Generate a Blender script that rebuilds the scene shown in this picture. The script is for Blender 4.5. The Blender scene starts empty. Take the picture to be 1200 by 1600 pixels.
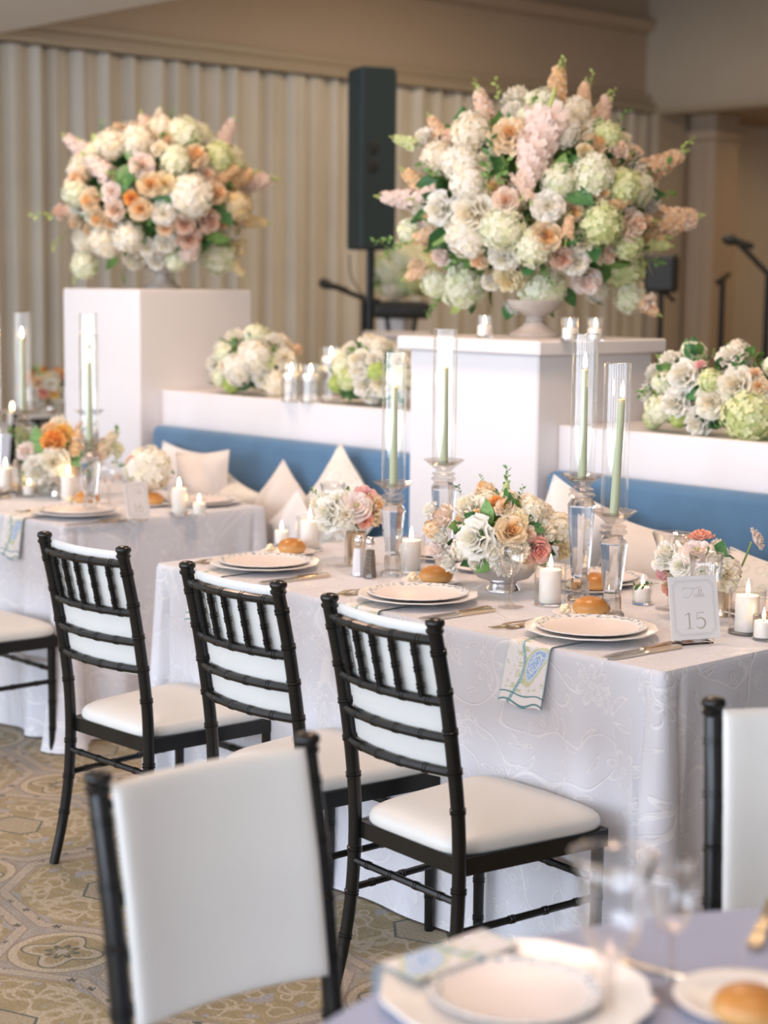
import bpy, math, random
import numpy as np
from mathutils import Vector, Matrix

rnd = random.Random(7)
PI = math.pi
scn = bpy.context.scene
COL = scn.collection

# ------------------------------------------------------------------ camera
FPX, CAMH, PITCH, ROLL, YAW = 2753.62, 1.5805, 0.1288, 0.0100, 2.4085
_d = Vector((math.cos(YAW)*math.cos(PITCH), math.sin(YAW)*math.cos(PITCH), -math.sin(PITCH)))
_r = _d.cross(Vector((0, 0, 1))).normalized()
_u = _r.cross(_d)
_r, _u = math.cos(ROLL)*_r + math.sin(ROLL)*_u, -math.sin(ROLL)*_r + math.cos(ROLL)*_u
EYE = Vector((0, 0, CAMH))
cam = bpy.data.cameras.new('camera')
camo = bpy.data.objects.new('camera', cam)
COL.objects.link(camo)
camo.matrix_world = Matrix.Translation(EYE) @ Matrix((( _r.x, _u.x, -_d.x), (_r.y, _u.y, -_d.y), (_r.z, _u.z, -_d.z))).to_4x4()
cam.sensor_fit = 'VERTICAL'
cam.sensor_height = 36.0
cam.lens = 36.0*FPX/1600.0
cam.clip_start = 0.05
cam.dof.use_dof = True
cam.dof.focus_distance = 4.15
cam.dof.aperture_fstop = 2.6
scn.camera = camo

def ray(px, py): return _d + (px-600)/FPX*_r - (py-800)/FPX*_u
def at_z(px, py, z): q = ray(px, py); return EYE + q*((z-CAMH)/q.z)
def at_y(px, py, y): q = ray(px, py); return EYE + q*(y/q.y)
def at_x(px, py, x): q = ray(px, py); return EYE + q*(x/q.x)
def at_d(px, py, dd): return EYE + ray(px, py)*dd

# ------------------------------------------------------------------ world, lights, exposure
scn.view_settings.view_transform = 'Standard'
scn.view_settings.look = 'None'
scn.view_settings.gamma = 1.0
scn.view_settings.use_curve_mapping = False
scn.view_settings.exposure = 0.52
w = bpy.data.worlds.new('world'); scn.world = w; w.use_nodes = True
w.node_tree.nodes['Background'].inputs[0].default_value = (0.62, 0.76, 1.0, 1)
w.node_tree.nodes['Background'].inputs[1].default_value = 1.0

def area(name, loc, direction, sx, sy, power, col):
    l = bpy.data.lights.new(name, 'AREA'); l.shape = 'RECTANGLE'; l.size = sx; l.size_y = sy
    l.energy = power; l.color = col
    o = bpy.data.objects.new(name, l); COL.objects.link(o); o.location = loc
    o.rotation_euler = Vector(direction).to_track_quat('-Z', 'Y').to_euler()
    return o
DAY = (0.76, 0.845, 1.0)
WARM = (1.0, 0.74, 0.50)
# daylight through the tall windows of the wall behind the camera
WINX = (-8.2, -5.6, -3.0, -0.4, 2.2)
for x in WINX:
    area('window_daylight', (x, -3.55, 1.55), (0, 1, -0.05), 2.0, 2.3, 100, DAY)
# warm downlights in the low ceiling and the lamps of the raised ceiling
for x, y, p in ((-1.0, 1.3, 10), (-3.2, 3.35, 24), (-5.8, 3.5, 24), (-3.0, 0.4, 8), (-5.6, 0.6, 8)):
    area('downlight', (x, y, 3.03), (0, 0, -1), 0.5, 0.5, p*.85, (1.0, 0.66, 0.48))
for x, y, p in ((-7.6, 8.6, 46), (-4.6, 7.6, 46)):
    area('chandelier_light', (x, y, 4.0), (0, 0, -1), 1.6, 1.6, p, WARM)
area('alcove_light', (-8.4, 13.2, 3.0), (0, 0, -1), 0.7, 0.7, 7, (1.0, 0.66, 0.34))

# ------------------------------------------------------------------ node expression helper
class NT:
    def __init__(s, name):
        s.m = bpy.data.materials.new(name); s.m.use_nodes = True
        s.t = s.m.node_tree; s.n = s.t.nodes; s.p = s.n['Principled BSDF']
    def node(s, typ, **kw):
        k = s.n.new(typ)
        for a, b in kw.items(): setattr(k, a, b)
        return k
    def link(s, a, b): s.t.links.new(a, b)
    def put(s, sock, v):
        if isinstance(v, X): v = v.s
        if hasattr(v, 'is_output'): s.link(v, sock)
        else: sock.default_value = v
    def math(s, op, *a, clamp=False):
        k = s.node('ShaderNodeMath', operation=op, use_clamp=clamp)
        for i, v in enumerate(a): s.put(k.inputs[i], v)
        return X(s, k.outputs[0])
    def coord(s, which='Object'):
        k = s.node('ShaderNodeTexCoord'); return k.outputs[which]
    def xyz(s, vec):
        k = s.node('ShaderNodeSeparateXYZ'); s.link(vec, k.inputs[0])
        return [X(s, o) for o in k.outputs]
    def vec(s, x, y, z=0.0):
        k = s.node('ShaderNodeCombineXYZ')
        for i, v in enumerate((x, y, z)): s.put(k.inputs[i], v)
        return k.outputs[0]
    def noise(s, vec, scale, detail=2.0, rough=0.5, out=0):
        k = s.node('ShaderNodeTexNoise'); s.put(k.inputs['Vector'], vec)
        k.inputs['Scale'].default_value = scale; k.inputs['Detail'].default_value = detail; k.inputs['Roughness'].default_value = rough
        return X(s, k.outputs[0]) if out == 0 else k.outputs[1]
    def vor(s, vec, scale, rand=1.0, two=True):
        k = s.node('ShaderNodeTexVoronoi', voronoi_dimensions='2D' if two else '3D'); s.put(k.inputs['Vector'], vec)
        k.inputs['Scale'].default_value = scale; k.inputs['Randomness'].default_value = rand
        return k
    def step(s, x, a, b):  # smooth ramp 0 at a, 1 at b
        k = s.node('ShaderNodeMapRange', interpolation_type='SMOOTHSTEP')
        s.put(k.inputs[0], x); k.inputs[1].default_value = a; k.inputs[2].default_value = b
        return X(s, k.outputs[0])
    def mix(s, f, a, b):
        k = s.node('ShaderNodeMix', data_type='RGBA'); s.put(k.inputs[0], f)
        for i, v in ((6, a), (7, b)):
            if isinstance(v, tuple) and len(v) == 3: v = v+(1,)
            s.put(k.inputs[i], v)
        return k.outputs[2]
    def bump(s, h, strength, dist):
        k = s.node('ShaderNodeBump'); s.put(k.inputs['Height'], h)
        k.inputs['Strength'].default_value = strength; k.inputs['Distance'].default_value = dist
        s.link(k.outputs[0], s.p.inputs['Normal'])
class X:
    def __init__(s, nt, sock): s.nt = nt; s.s = sock
    def __add__(s, o): return s.nt.math('ADD', s, o)
    __radd__ = __add__
    def __sub__(s, o): return s.nt.math('SUBTRACT', s, o)
    def __rsub__(s, o): return s.nt.math('SUBTRACT', o, s)
    def __mul__(s, o): return s.nt.math('MULTIPLY', s, o)
    __rmul__ = __mul__
    def __truediv__(s, o): return s.nt.math('DIVIDE', s, o)
    def abs(s): return s.nt.math('ABSOLUTE', s)
    def sin(s): return s.nt.math('SINE', s)
    def cos(s): return s.nt.math('COSINE', s)
    def max(s, o): return s.nt.math('MAXIMUM', s, o)
    def min(s, o): return s.nt.math('MINIMUM', s, o)
    def floor(s): return s.nt.math('FLOOR', s)
    def sqrt(s): return s.nt.math('SQRT', s)
    def lt(s, o, e=0.0): return s.nt.math('LESS_THAN', s, o)
def band(nt, x, c, wdt, e):   # 1 where |x-c| < wdt
    return nt.step((x-c).abs(), wdt+e, max(0.0, wdt-e))

MATS = {}
def mat(name, col, rough=0.5, metal=0.0, var=0.0, vscale=20.0, bump=0.0, bscale=60.0, **kw):
    if name in MATS: return MATS[name]
    n = NT(name)
    p = n.p
    c4 = tuple(col)+(1,)
    p.inputs['Base Color'].default_value = c4
    if var:
        nz = n.noise(n.coord(), vscale, 3)
        dark = tuple(max(0, c*(1-var)) for c in col); lite = tuple(min(1, c*(1+var*.6)) for c in col)
        n.link(n.mix(n.step(nz, .3, .7), dark, lite), p.inputs['Base Color'])
    if bump:
        n.bump(n.noise(n.coord(), bscale, 2), bump, 0.002)
    p.inputs['Roughness'].default_value = rough
    p.inputs['Metallic'].default_value = metal
    for k, v in kw.items(): p.inputs[k.replace('_', ' ')].default_value = v
    MATS[name] = n.m
    return n.m

# ------------------------------------------------------------------ mesh builder
class MB:
    def __init__(s): s.v = []; s.f = []; s.m = []; s.uv = {}
    def add(s, vs, fs, mi=0, M=None, uvs=None):
        b = len(s.v)
        for p in vs:
            p = Vector(p)
            s.v.append(tuple(M @ p if M is not None else p))
        for i, f in enumerate(fs):
            if uvs is not None: s.uv[len(s.f)] = uvs[i]
            s.f.append(tuple(b+k for k in f)); s.m.append(mi)
        return s
    def box(s, a, b, mi=0, bev=0.0, M=None):
        (x0, y0, z0), (x1, y1, z1) = a, b
        if bev <= 0:
            vs = [(x, y, z) for z in (z0, z1) for y in (y0, y1) for x in (x0, x1)]
            return s.add(vs, [(0, 2, 3, 1), (4, 5, 7, 6), (0, 1, 5, 4), (1, 3, 7, 5), (3, 2, 6, 7), (2, 0, 4, 6)], mi, M)
        # rounded box: three sets of face corners
        vs = []; idx = {}
        for sx in (0, 1):
            for sy in (0, 1):
                for sz in (0, 1):
                    X0 = (x0, x1)[sx]; Y0 = (y0, y1)[sy]; Z0 = (z0, z1)[sz]
                    xi = X0+bev*(1-2*sx); yi = Y0+bev*(1-2*sy); zi = Z0+bev*(1-2*sz)
                    for ax, p in enumerate(((X0, yi, zi), (xi, Y0, zi), (xi, yi, Z0))):
                        idx[sx, sy, sz, ax] = len(vs); vs.append(p)
        fs = []
        def q(l, n):
            c = [Vector(vs[i]) for i in l]
            nn = (c[1]-c[0]).cross(c[2]-c[0])
            fs.append(tuple(l) if nn.dot(Vector(n)) > 0 else tuple(reversed(l)))
        for k in (0, 1):
            g = 2*k-1
            q([idx[k, 0, 0, 0], idx[k, 1, 0, 0], idx[k, 1, 1, 0], idx[k, 0, 1, 0]], (g, 0, 0))
            q([idx[0, k, 0, 1], idx[1, k, 0, 1], idx[1, k, 1, 1], idx[0, k, 1, 1]], (0, g, 0))
            q([idx[0, 0, k, 2], idx[1, 0, k, 2], idx[1, 1, k, 2], idx[0, 1, k, 2]], (0, 0, g))
        for a_ in (0, 1):
            for b_ in (0, 1):
                ga, gb = 2*a_-1, 2*b_-1
                q([idx[a_, b_, 0, 0], idx[a_, b_, 1, 0], idx[a_, b_, 1, 1], idx[a_, b_, 0, 1]], (ga, gb, 0))
                q([idx[a_, 0, b_, 0], idx[a_, 1, b_, 0], idx[a_, 1, b_, 2], idx[a_, 0, b_, 2]], (ga, 0, gb))
                q([idx[0, a_, b_, 1], idx[1, a_, b_, 1], idx[1, a_, b_, 2], idx[0, a_, b_, 2]], (0, ga, gb))
        for sx in (0, 1):
            for sy in (0, 1):
                for sz in (0, 1):
                    q([idx[sx, sy, sz, 0], idx[sx, sy, sz, 1], idx[sx, sy, sz, 2]], (2*sx-1, 2*sy-1, 2*sz-1))
        return s.add(vs, fs, mi, M)
    def lathe(s, prof, seg=24, mi=0, M=None, rot=0.0, scallop=None):
        vs = []; rings = []
        for r, z in prof:
            if r <= 1e-6:
                rings.append([len(vs)]); vs.append((0, 0, z))
            else:
                ring = []
                for k in range(seg):
                    a = 2*PI*k/seg+rot
                    rr = r*(scallop(a, r) if scallop else 1)
                    ring.append(len(vs)); vs.append((rr*math.cos(a), rr*math.sin(a), z))
                rings.append(ring)
        fs = []
        for A, B in zip(rings, rings[1:]):
            if len(A) == 1 and len(B) == 1: continue
            for k in range(seg):
                k2 = (k+1) % seg
                if len(A) == 1: fs.append((A[0], B[k2], B[k]))
                elif len(B) == 1: fs.append((A[k], A[k2], B[0]))
                else: fs.append((A[k], A[k2], B[k2], B[k]))
        return s.add(vs, fs, mi, M)
    def tube(s, pts, rad, seg=8, mi=0, caps=True, M=None, up=None):
        pts = [Vector(p) for p in pts]; n = len(pts)
        if not isinstance(rad, (list, tuple)): rad = [rad]*n
        t0 = (pts[1]-pts[0]).normalized()
        ref = Vector(up) if up else (Vector((0, 0, 1)) if abs(t0.z) < .9 else Vector((0, 1, 0)))
        vs = []; fs = []
        for i in range(n):
            t = (pts[min(i+1, n-1)]-pts[max(i-1, 0)])
            if t.length < 1e-9: t = t0
            t.normalize()
            a = ref - t*ref.dot(t); a.normalize(); ref = a
            b = t.cross(a)
            for k in range(seg):
                an = 2*PI*k/seg
                vs.append(pts[i]+(a*math.cos(an)+b*math.sin(an))*rad[i])
        for i in range(n-1):
            for k in range(seg):
                k2 = (k+1) % seg
                fs.append((i*seg+k, i*seg+k2, (i+1)*seg+k2, (i+1)*seg+k))
        if caps:
            fs.append(tuple(reversed(range(seg)))); fs.append(tuple(range((n-1)*seg, n*seg)))
        return s.add(vs, fs, mi, M)
    def grid(s, fn, nu, nv, mi=0, uvfn=None, M=None, wrap=False):
        vs = []; fs = []; uvs = []
        for j in range(nv+1):
            for i in range(nu+(0 if wrap else 1)):
                vs.append(fn(i/nu, j/nv))
        row = nu+(0 if wrap else 1)
        for j in range(nv):
            for i in range(nu):
                i2 = (i+1) % row if wrap else i+1
                fs.append((j*row+i, j*row+i2, (j+1)*row+i2, (j+1)*row+i))
                if uvfn:
                    uvs.append([uvfn(i/nu, j/nv), uvfn((i+1)/nu, j/nv), uvfn((i+1)/nu, (j+1)/nv), uvfn(i/nu, (j+1)/nv)])
        return s.add(vs, fs, mi, M, uvs if uvfn else None)
    def mesh(s, name, mats, smooth=40.0):
        me = bpy.data.meshes.new(name)
        me.from_pydata(s.v, [], s.f)
        if not isinstance(mats, (list, tuple)): mats = [mats]
        for m in mats: me.materials.append(m)
        me.polygons.foreach_set('material_index', s.m)
        if s.uv:
            ul = me.uv_layers.new(name='UVMap')
            for fi, p in enumerate(me.polygons):
                u = s.uv.get(fi)
                if u:
                    for k, li in enumerate(p.loop_indices): ul.data[li].uv = u[k]
        if smooth is not None:
            me.polygons.foreach_set('use_smooth', [True]*len(s.f))
            me.update()
            if smooth < 180: me.set_sharp_from_angle(angle=math.radians(smooth))
        me.update()
        return me

def put(name, data, parent=None, loc=(0, 0, 0), rot=(0, 0, 0), scale=(1, 1, 1), label=None, M=None):
    o = bpy.data.objects.new(name, data); COL.objects.link(o)
    if M is not None: o.matrix_local = M
    else:
        o.location = loc; o.rotation_euler = rot
        o.scale = (scale,)*3 if isinstance(scale, (int, float)) else scale
    if parent is not None: o.parent = parent
    if label: o['label'] = label
    return o
def tag(o, label, cat, group=None, kind=None):
    o['label'] = label; o['category'] = cat
    if group: o['group'] = group
    if kind: o['kind'] = kind
    return o
def thing(name, label, cat, loc=(0, 0, 0), rz=0.0, group=None):
    o = put(name, None, None, loc, (0, 0, rz)); o.empty_display_size = .1
    return tag(o, label, cat, group)
def solo(name, data, label, cat, loc=(0, 0, 0), rot=(0, 0, 0), scale=1, group=None):
    return tag(put(name, data, None, loc, rot, scale), label, cat, group)
def struct(name, data, parent=None, **kw):
    o = put(name, data, parent, **kw)
    if parent is None: o['kind'] = 'structure'
    return o
def orient(loc, normal, spin=0.0, scale=1.0):
    q = Vector(normal).to_track_quat('Z', 'Y')
    return Matrix.Translation(loc) @ q.to_matrix().to_4x4() @ Matrix.Rotation(spin, 4, 'Z') @ Matrix.Scale(scale, 4)

# ------------------------------------------------------------------ materials
M_wood = mat('black_lacquer', (0.0075, 0.0078, 0.0072), .24, var=.25, vscale=9, Specular_IOR_Level=.42)
M_vinyl = mat('cream_vinyl', (0.67, 0.672, 0.64), .42, var=.02, vscale=6)
M_white = mat('white_paint', (0.80, 0.785, 0.79), .42, var=.012, vscale=3)
M_velvet = mat('blue_velvet', (0.085, 0.20, 0.345), .75, var=.10, vscale=5, Sheen_Weight=.5, Sheen_Roughness=.4)
M_pillow = mat('ivory_pillow', (0.80, 0.74, 0.68), .85, var=.04, vscale=12, bump=.25, bscale=300)
M_pillow2 = mat('white_pillow', (0.85, 0.82, 0.80), .85, var=.03, vscale=12, bump=.2, bscale=300)
M_china = mat('white_china', (0.86, 0.83, 0.80), .25)
M_silver = mat('silver', (0.80, 0.77, 0.72), .16, 1.0)
M_gold = mat('champagne_metal', (0.74, 0.62, 0.46), .22, 1.0)
M_chrome = mat('chrome', (0.85, 0.85, 0.86), .08, 1.0)
M_black = mat('black_plastic', (0.018, 0.022, 0.022), .5)
M_blackm = mat('black_metal', (0.02, 0.022, 0.022), .35, .6)
M_spk = mat('dark_speaker_shell', (0.022, 0.042, 0.045), .6)
M_stone = mat('grey_stone', (0.50, 0.46, 0.42), .7, var=.15, vscale=14)
M_green = mat('leaf_green', (0.17, 0.33, 0.085), .5, var=.35, vscale=9)
M_green2 = mat('deep_leaf_green', (0.07, 0.21, 0.065), .45, var=.3, vscale=9)
M_green3 = mat('lime_green', (0.44, 0.54, 0.16), .5, var=.25, vscale=9)
M_stem = mat('stem_green', (0.22, 0.33, 0.10), .5)
M_sage = mat('sage_wax', (0.50, 0.58, 0.38), .5, Subsurface_Weight=.15)
M_wax = mat('ivory_wax', (0.95, 0.90, 0.85), .5, Subsurface_Weight=.5)
M_wax.node_tree.nodes['Principled BSDF'].inputs['Subsurface Radius'].default_value = (.03, .018, .01)
M_wick = mat('wick', (0.03, 0.025, 0.02), .9)
M_card = mat('white_card', (0.88, 0.86, 0.85), .6, var=.01)
M_ink = mat('grey_gold_ink', (0.52, 0.49, 0.42), .5)
M_paint = mat('tan_wall_paint', (0.45, 0.36, 0.27), .7, var=.02, vscale=2)
M_paint2 = mat('ochre_wall_paint', (0.29, 0.185, 0.07), .7, var=.03, vscale=2)
M_trim = mat('moulding_paint', (0.40, 0.34, 0.25), .5)
M_ceil = mat('ceiling_paint', (0.80, 0.76, 0.70), .7, var=.015, vscale=2)
M_cream = mat('cream_wall_paint', (0.74, 0.70, 0.64), .65, var=.015, vscale=2)
M_butter = mat('butter', (0.88, 0.80, 0.56), .5)
M_greycloth = mat('dusty_blue_linen', (0.36, 0.39, 0.53), .8, var=.03, vscale=5, bump=.2, bscale=500, Sheen_Weight=.2)

def thin_glass(name, tint=(0.99, 0.99, 0.985), boost=1.0):
    n = NT(name); t = n.t
    n.n.remove(n.p)
    tr = n.node('ShaderNodeBsdfTransparent'); tr.inputs[0].default_value = tint+(1,)
    gl = n.node('ShaderNodeBsdfGlossy'); gl.inputs['Roughness'].default_value = .03
    gl.inputs[0].default_value = (1, .98, .95, 1)
    lw = n.node('ShaderNodeLayerWeight'); lw.inputs[0].default_value = .35
    f = n.math('MULTIPLY', n.math('POWER', X(n, lw.outputs['Facing']), 2.2), .75*boost) + .035*boost
    mx = n.node('ShaderNodeMixShader'); n.put(mx.inputs[0], f)
    t.links.new(tr.outputs[0], mx.inputs[1]); t.links.new(gl.outputs[0], mx.inputs[2])
    t.links.new(mx.outputs[0], n.n['Material Output'].inputs[0])
    return n.m
M_glass = thin_glass('thin_clear_glass')
M_goblet = thin_glass('goblet_glass', (0.985, 0.985, 0.985), 1.7)
M_glassrim = thin_glass('clear_glass_rim', (0.90, 0.91, 0.90), 1.6)
def crystal():
    n = NT('crystal'); p = n.p
    p.inputs['Base Color'].default_value = (1, .99, .98, 1); p.inputs['Transmission Weight'].default_value = 1
    p.inputs['Roughness'].default_value = .0; p.inputs['IOR'].default_value = 1.5
    return n.m
M_crystal = crystal()
def crystal_light(name, clear):
    n = NT(name); n.p.inputs['Transmission Weight'].default_value = 1; n.p.inputs['Roughness'].default_value = 0; n.p.inputs['IOR'].default_value = 1.45
    tr = n.node('ShaderNodeBsdfTransparent'); tr.inputs[0].default_value = (.97, .95, .93, 1)
    mx = n.node('ShaderNodeMixShader'); mx.inputs[0].default_value = clear
    n.link(n.p.outputs[0], mx.inputs[1]); n.link(tr.outputs[0], mx.inputs[2]); n.link(mx.outputs[0], n.n['Material Output'].inputs[0])
    return n.m
M_cut = crystal_light('cut_crystal', .72)
M_col = crystal_light('clear_crystal', .18)
def flame():
    n = NT('candle_flame'); e = n.node('ShaderNodeEmission')
    z = n.xyz(n.coord('Generated'))[2]
    n.link(n.mix(n.step(z, 0.0, .8), (1.0, .60, .22), (1.0, .80, .48)), e.inputs[0]); e.inputs[1].default_value = 26
    n.link(e.outputs[0], n.n['Material Output'].inputs[0]); n.n.remove(n.p)
    return n.m
M_flame = flame()

def bread_mat():
    n = NT('bread_crust'); z = n.xyz(n.coord('Generated'))[2]; nz = n.noise(n.coord(), 14, 4)
    c = n.mix(n.step(z+nz*.35, .25, .95), (0.72, 0.42, 0.15), (0.50, 0.205, 0.04))
    n.link(c, n.p.inputs['Base Color']); n.p.inputs['Roughness'].default_value = .35
    n.bump(n.noise(n.coord(), 60, 3), .15, .002)
    return n.m
M_bread = bread_mat()

def cloth_mat():
    n = NT('embroidered_ivory_cloth'); uv = n.coord('UV')
    w1 = n.noise(uv, 3.0, 1, out=1)
    k = n.node('ShaderNodeMixRGB'); k.inputs[0].default_value = .05; n.link(uv, k.inputs[1]); n.link(w1, k.inputs[2])
    wv = k.outputs[0]; wx, wy, _ = n.xyz(wv)
    def cell(scale, ox, oy):
        x = wx+ox; y = wy+oy
        v = n.vor(n.vec(x, y), scale, 1.0); px, py, _ = n.xyz(v.outputs['Position'])
        return x-px, y-py, n.xyz(v.outputs['Color'])
    stitch = n.noise(n.vec(wx*1.0, wy*3.5), 160, 1)
    # vines: contour lines of two noises, broken where the other noise is low
    n1 = n.noise(wv, 4.4, 0.6); n2 = n.noise(n.vec(wx+7.3, wy+7.3), 7.0, .5)
    vine = (band(n, n1, .5, .0075, .004)*n.step(n2, .34, .42)).max(band(n, n2, .47, .009, .005)*n.step(n1, .48, .54))
    e = vine
    for sc, ox, oy, keep, r0, r1, np_ in ((5.2, 0, 0, .12, .026, .032, 3.5), (8.0, 3.1, 5.7, .40, .014, .022, 2.5)):
        dx, dy, c = cell(sc, ox, oy)
        r = (dx*dx+dy*dy).sqrt(); th = n.math('ARCTAN2', dy, dx)
        rr = r/((c[1]*r1+r0)*((th*np_+c[2]*6.0).cos().abs()*.62+.38))
        fl = (n.step(rr, 1.0, .82)*n.step(stitch, .40, .60)*.75).max(band(n, rr, .95, .09, .05)).max(band(n, r, .0075, .002, .001))
        e = e.max(fl*n.step(c[0], keep, keep+.02))
    for sc, ox, oy, keep in ((9.5, 1.7, 2.9, .10), (14.0, 4.4, 8.8, .22)):
        dx, dy, c = cell(sc, ox, oy); an = c[0]*6.283; ca = an.cos(); sa = an.sin()
        a = dx*ca+dy*sa; b = dy*ca-dx*sa+a*a*9.0
        la = c[1]*.020+.016
        el = ((a/la)*(a/la)+(b/(la*.26))*(b/(la*.26))).sqrt()
        lf = band(n, el, .86, .16, .06).max(n.step(el, .9, .7)*n.step(b, .0, .001)*n.step(stitch, .35, .55)*.8)
        e = e.max(lf*n.step(c[2], keep, keep+.02))
    weave = n.noise(uv, 420, 1)
    n.bump(e*1.0+weave*.25, .5, .0022)
    n.link(n.mix(e*.70, (0.675, 0.675, 0.712), (0.82, 0.805, 0.81)), n.p.inputs['Base Color'])
    n.put(n.p.inputs['Roughness'], e*-.28+.62)
    n.p.inputs['Sheen Weight'].default_value = .25
    return n.m
M_cloth = cloth_mat()

def napkin_mat():
    n = NT('printed_napkin'); u, v, _ = n.xyz(n.coord('UV'))
    side = n.step(((u-.5).abs()), .470, .488)
    nz = n.noise(n.coord('UV'), 9, 2); nz2 = n.noise(n.coord('UV'), 30, 2)
    base = (0.84, 0.80, 0.79)
    c = n.mix(n.step(nz, .56, .60)*n.step(nz2, .45, .55)*n.step(v, .12, .2)*.75, base, (0.50, 0.56, 0.36))
    # stem with leaves, then the paisley
    sx = (v*4.2-1.0).sin()*.13+.34
    lw_ = (v*38.0).sin()*.5+.5
    c = n.mix(band(n, u-sx, .07, .055, .02)*n.step(lw_, .45, .6)*n.step(v, .18, .22), c, (0.56, 0.60, 0.36))
    c = n.mix(band(n, u-sx, -.09, .05, .02)*n.step(lw_, .55, .45)*n.step(v, .18, .22)*n.step(nz2, .4, .5), c, (0.60, 0.62, 0.42))
    c = n.mix(band(n, u-sx, 0, .034, .010), c, (0.42, 0.55, 0.56))
    c = n.mix(band(n, u-sx, 0, .034, .006)*n.step(nz2, .48, .52), c, (0.22, 0.40, 0.43))
    du = (u-.70); dv = (v-.68)
    a = du*.62+dv*.78; b = du*-.78+dv*.62+a*a*.8
    r = ((a/.36)*(a/.36)+(b/.17)*(b/.17)).sqrt()+(nz2-.5)*.22
    c = n.mix(n.step(r, 1.10, 1.02), c, (0.62, 0.63, 0.40))
    c = n.mix(n.step(r, .90, .82), c, (0.66, 0.73, 0.82))
    c = n.mix(n.step(r, .84, .70)*n.step(nz2, .44, .52), c, (0.27, 0.45, 0.74))
    c = n.mix(band(n, r, .48, .05, .02), c, (0.72, 0.76, 0.80))
    c = n.mix(side, c, (0.52, 0.64, 0.68))
    # scalloped borders
    wv = (u*9.0).sin()*.022
    c = n.mix(band(n, v-wv, .17, .011, .006).max(band(n, v-wv, .035, .016, .008)), c, (0.12, 0.27, 0.29))
    n.link(c, n.p.inputs['Base Color']); n.p.inputs['Roughness'].default_value = .8
    n.bump(n.noise(n.coord('UV'), 150, 1), .2, .001)
    return n.m
M_napkin = napkin_mat()

def rim_mat():
    n = NT('plate_with_printed_rim'); x, y, z = n.xyz(n.coord()); r = (x*x+y*y).sqrt()
    a = n.math('ARCTAN2', y, x)
    nz = n.noise(n.vec(a*3.0, r*40.0), 3.2, 2)
    pat = n.step(nz, .52, .57)*band(n, r, .121, .0085, .001)
    c = n.mix(pat, (0.85, 0.81, 0.78), (0.20, 0.28, 0.34))
    c = n.mix(n.step(r, .110, .107), c, (0.83, 0.74, 0.70))
    n.link(c, n.p.inputs['Base Color']); n.p.inputs['Roughness'].default_value = .38
    return n.m
M_rim = rim_mat()

def pillow_pat():
    n = NT('leaf_print_pillow'); o = n.coord('UV')
    v = n.vor(o, 7.0, .35); d = X(n, v.outputs['Distance'])
    nz = n.noise(o, 9, 2)
    pat = band(n, d+nz*.25, .42, .07, .04)
    n.link(n.mix(pat*.65, (0.79, 0.75, 0.68), (0.60, 0.63, 0.53)), n.p.inputs['Base Color']); n.p.inputs['Roughness'].default_value = .85
    return n.m
M_pillowp = pillow_pat()

def drape_mat():
    n = NT('sheer_ivory_drape'); nz = n.noise(n.coord(), 2.0, 2)
    n.link(n.mix(n.step(nz, .3, .7), (0.545, 0.515, 0.44), (0.60, 0.565, 0.485)), n.p.inputs['Base Color'])
    n.p.inputs['Roughness'].default_value = .8; n.p.inputs['Sheen Weight'].default_value = .3
    return n.m
M_drape = drape_mat()

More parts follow.
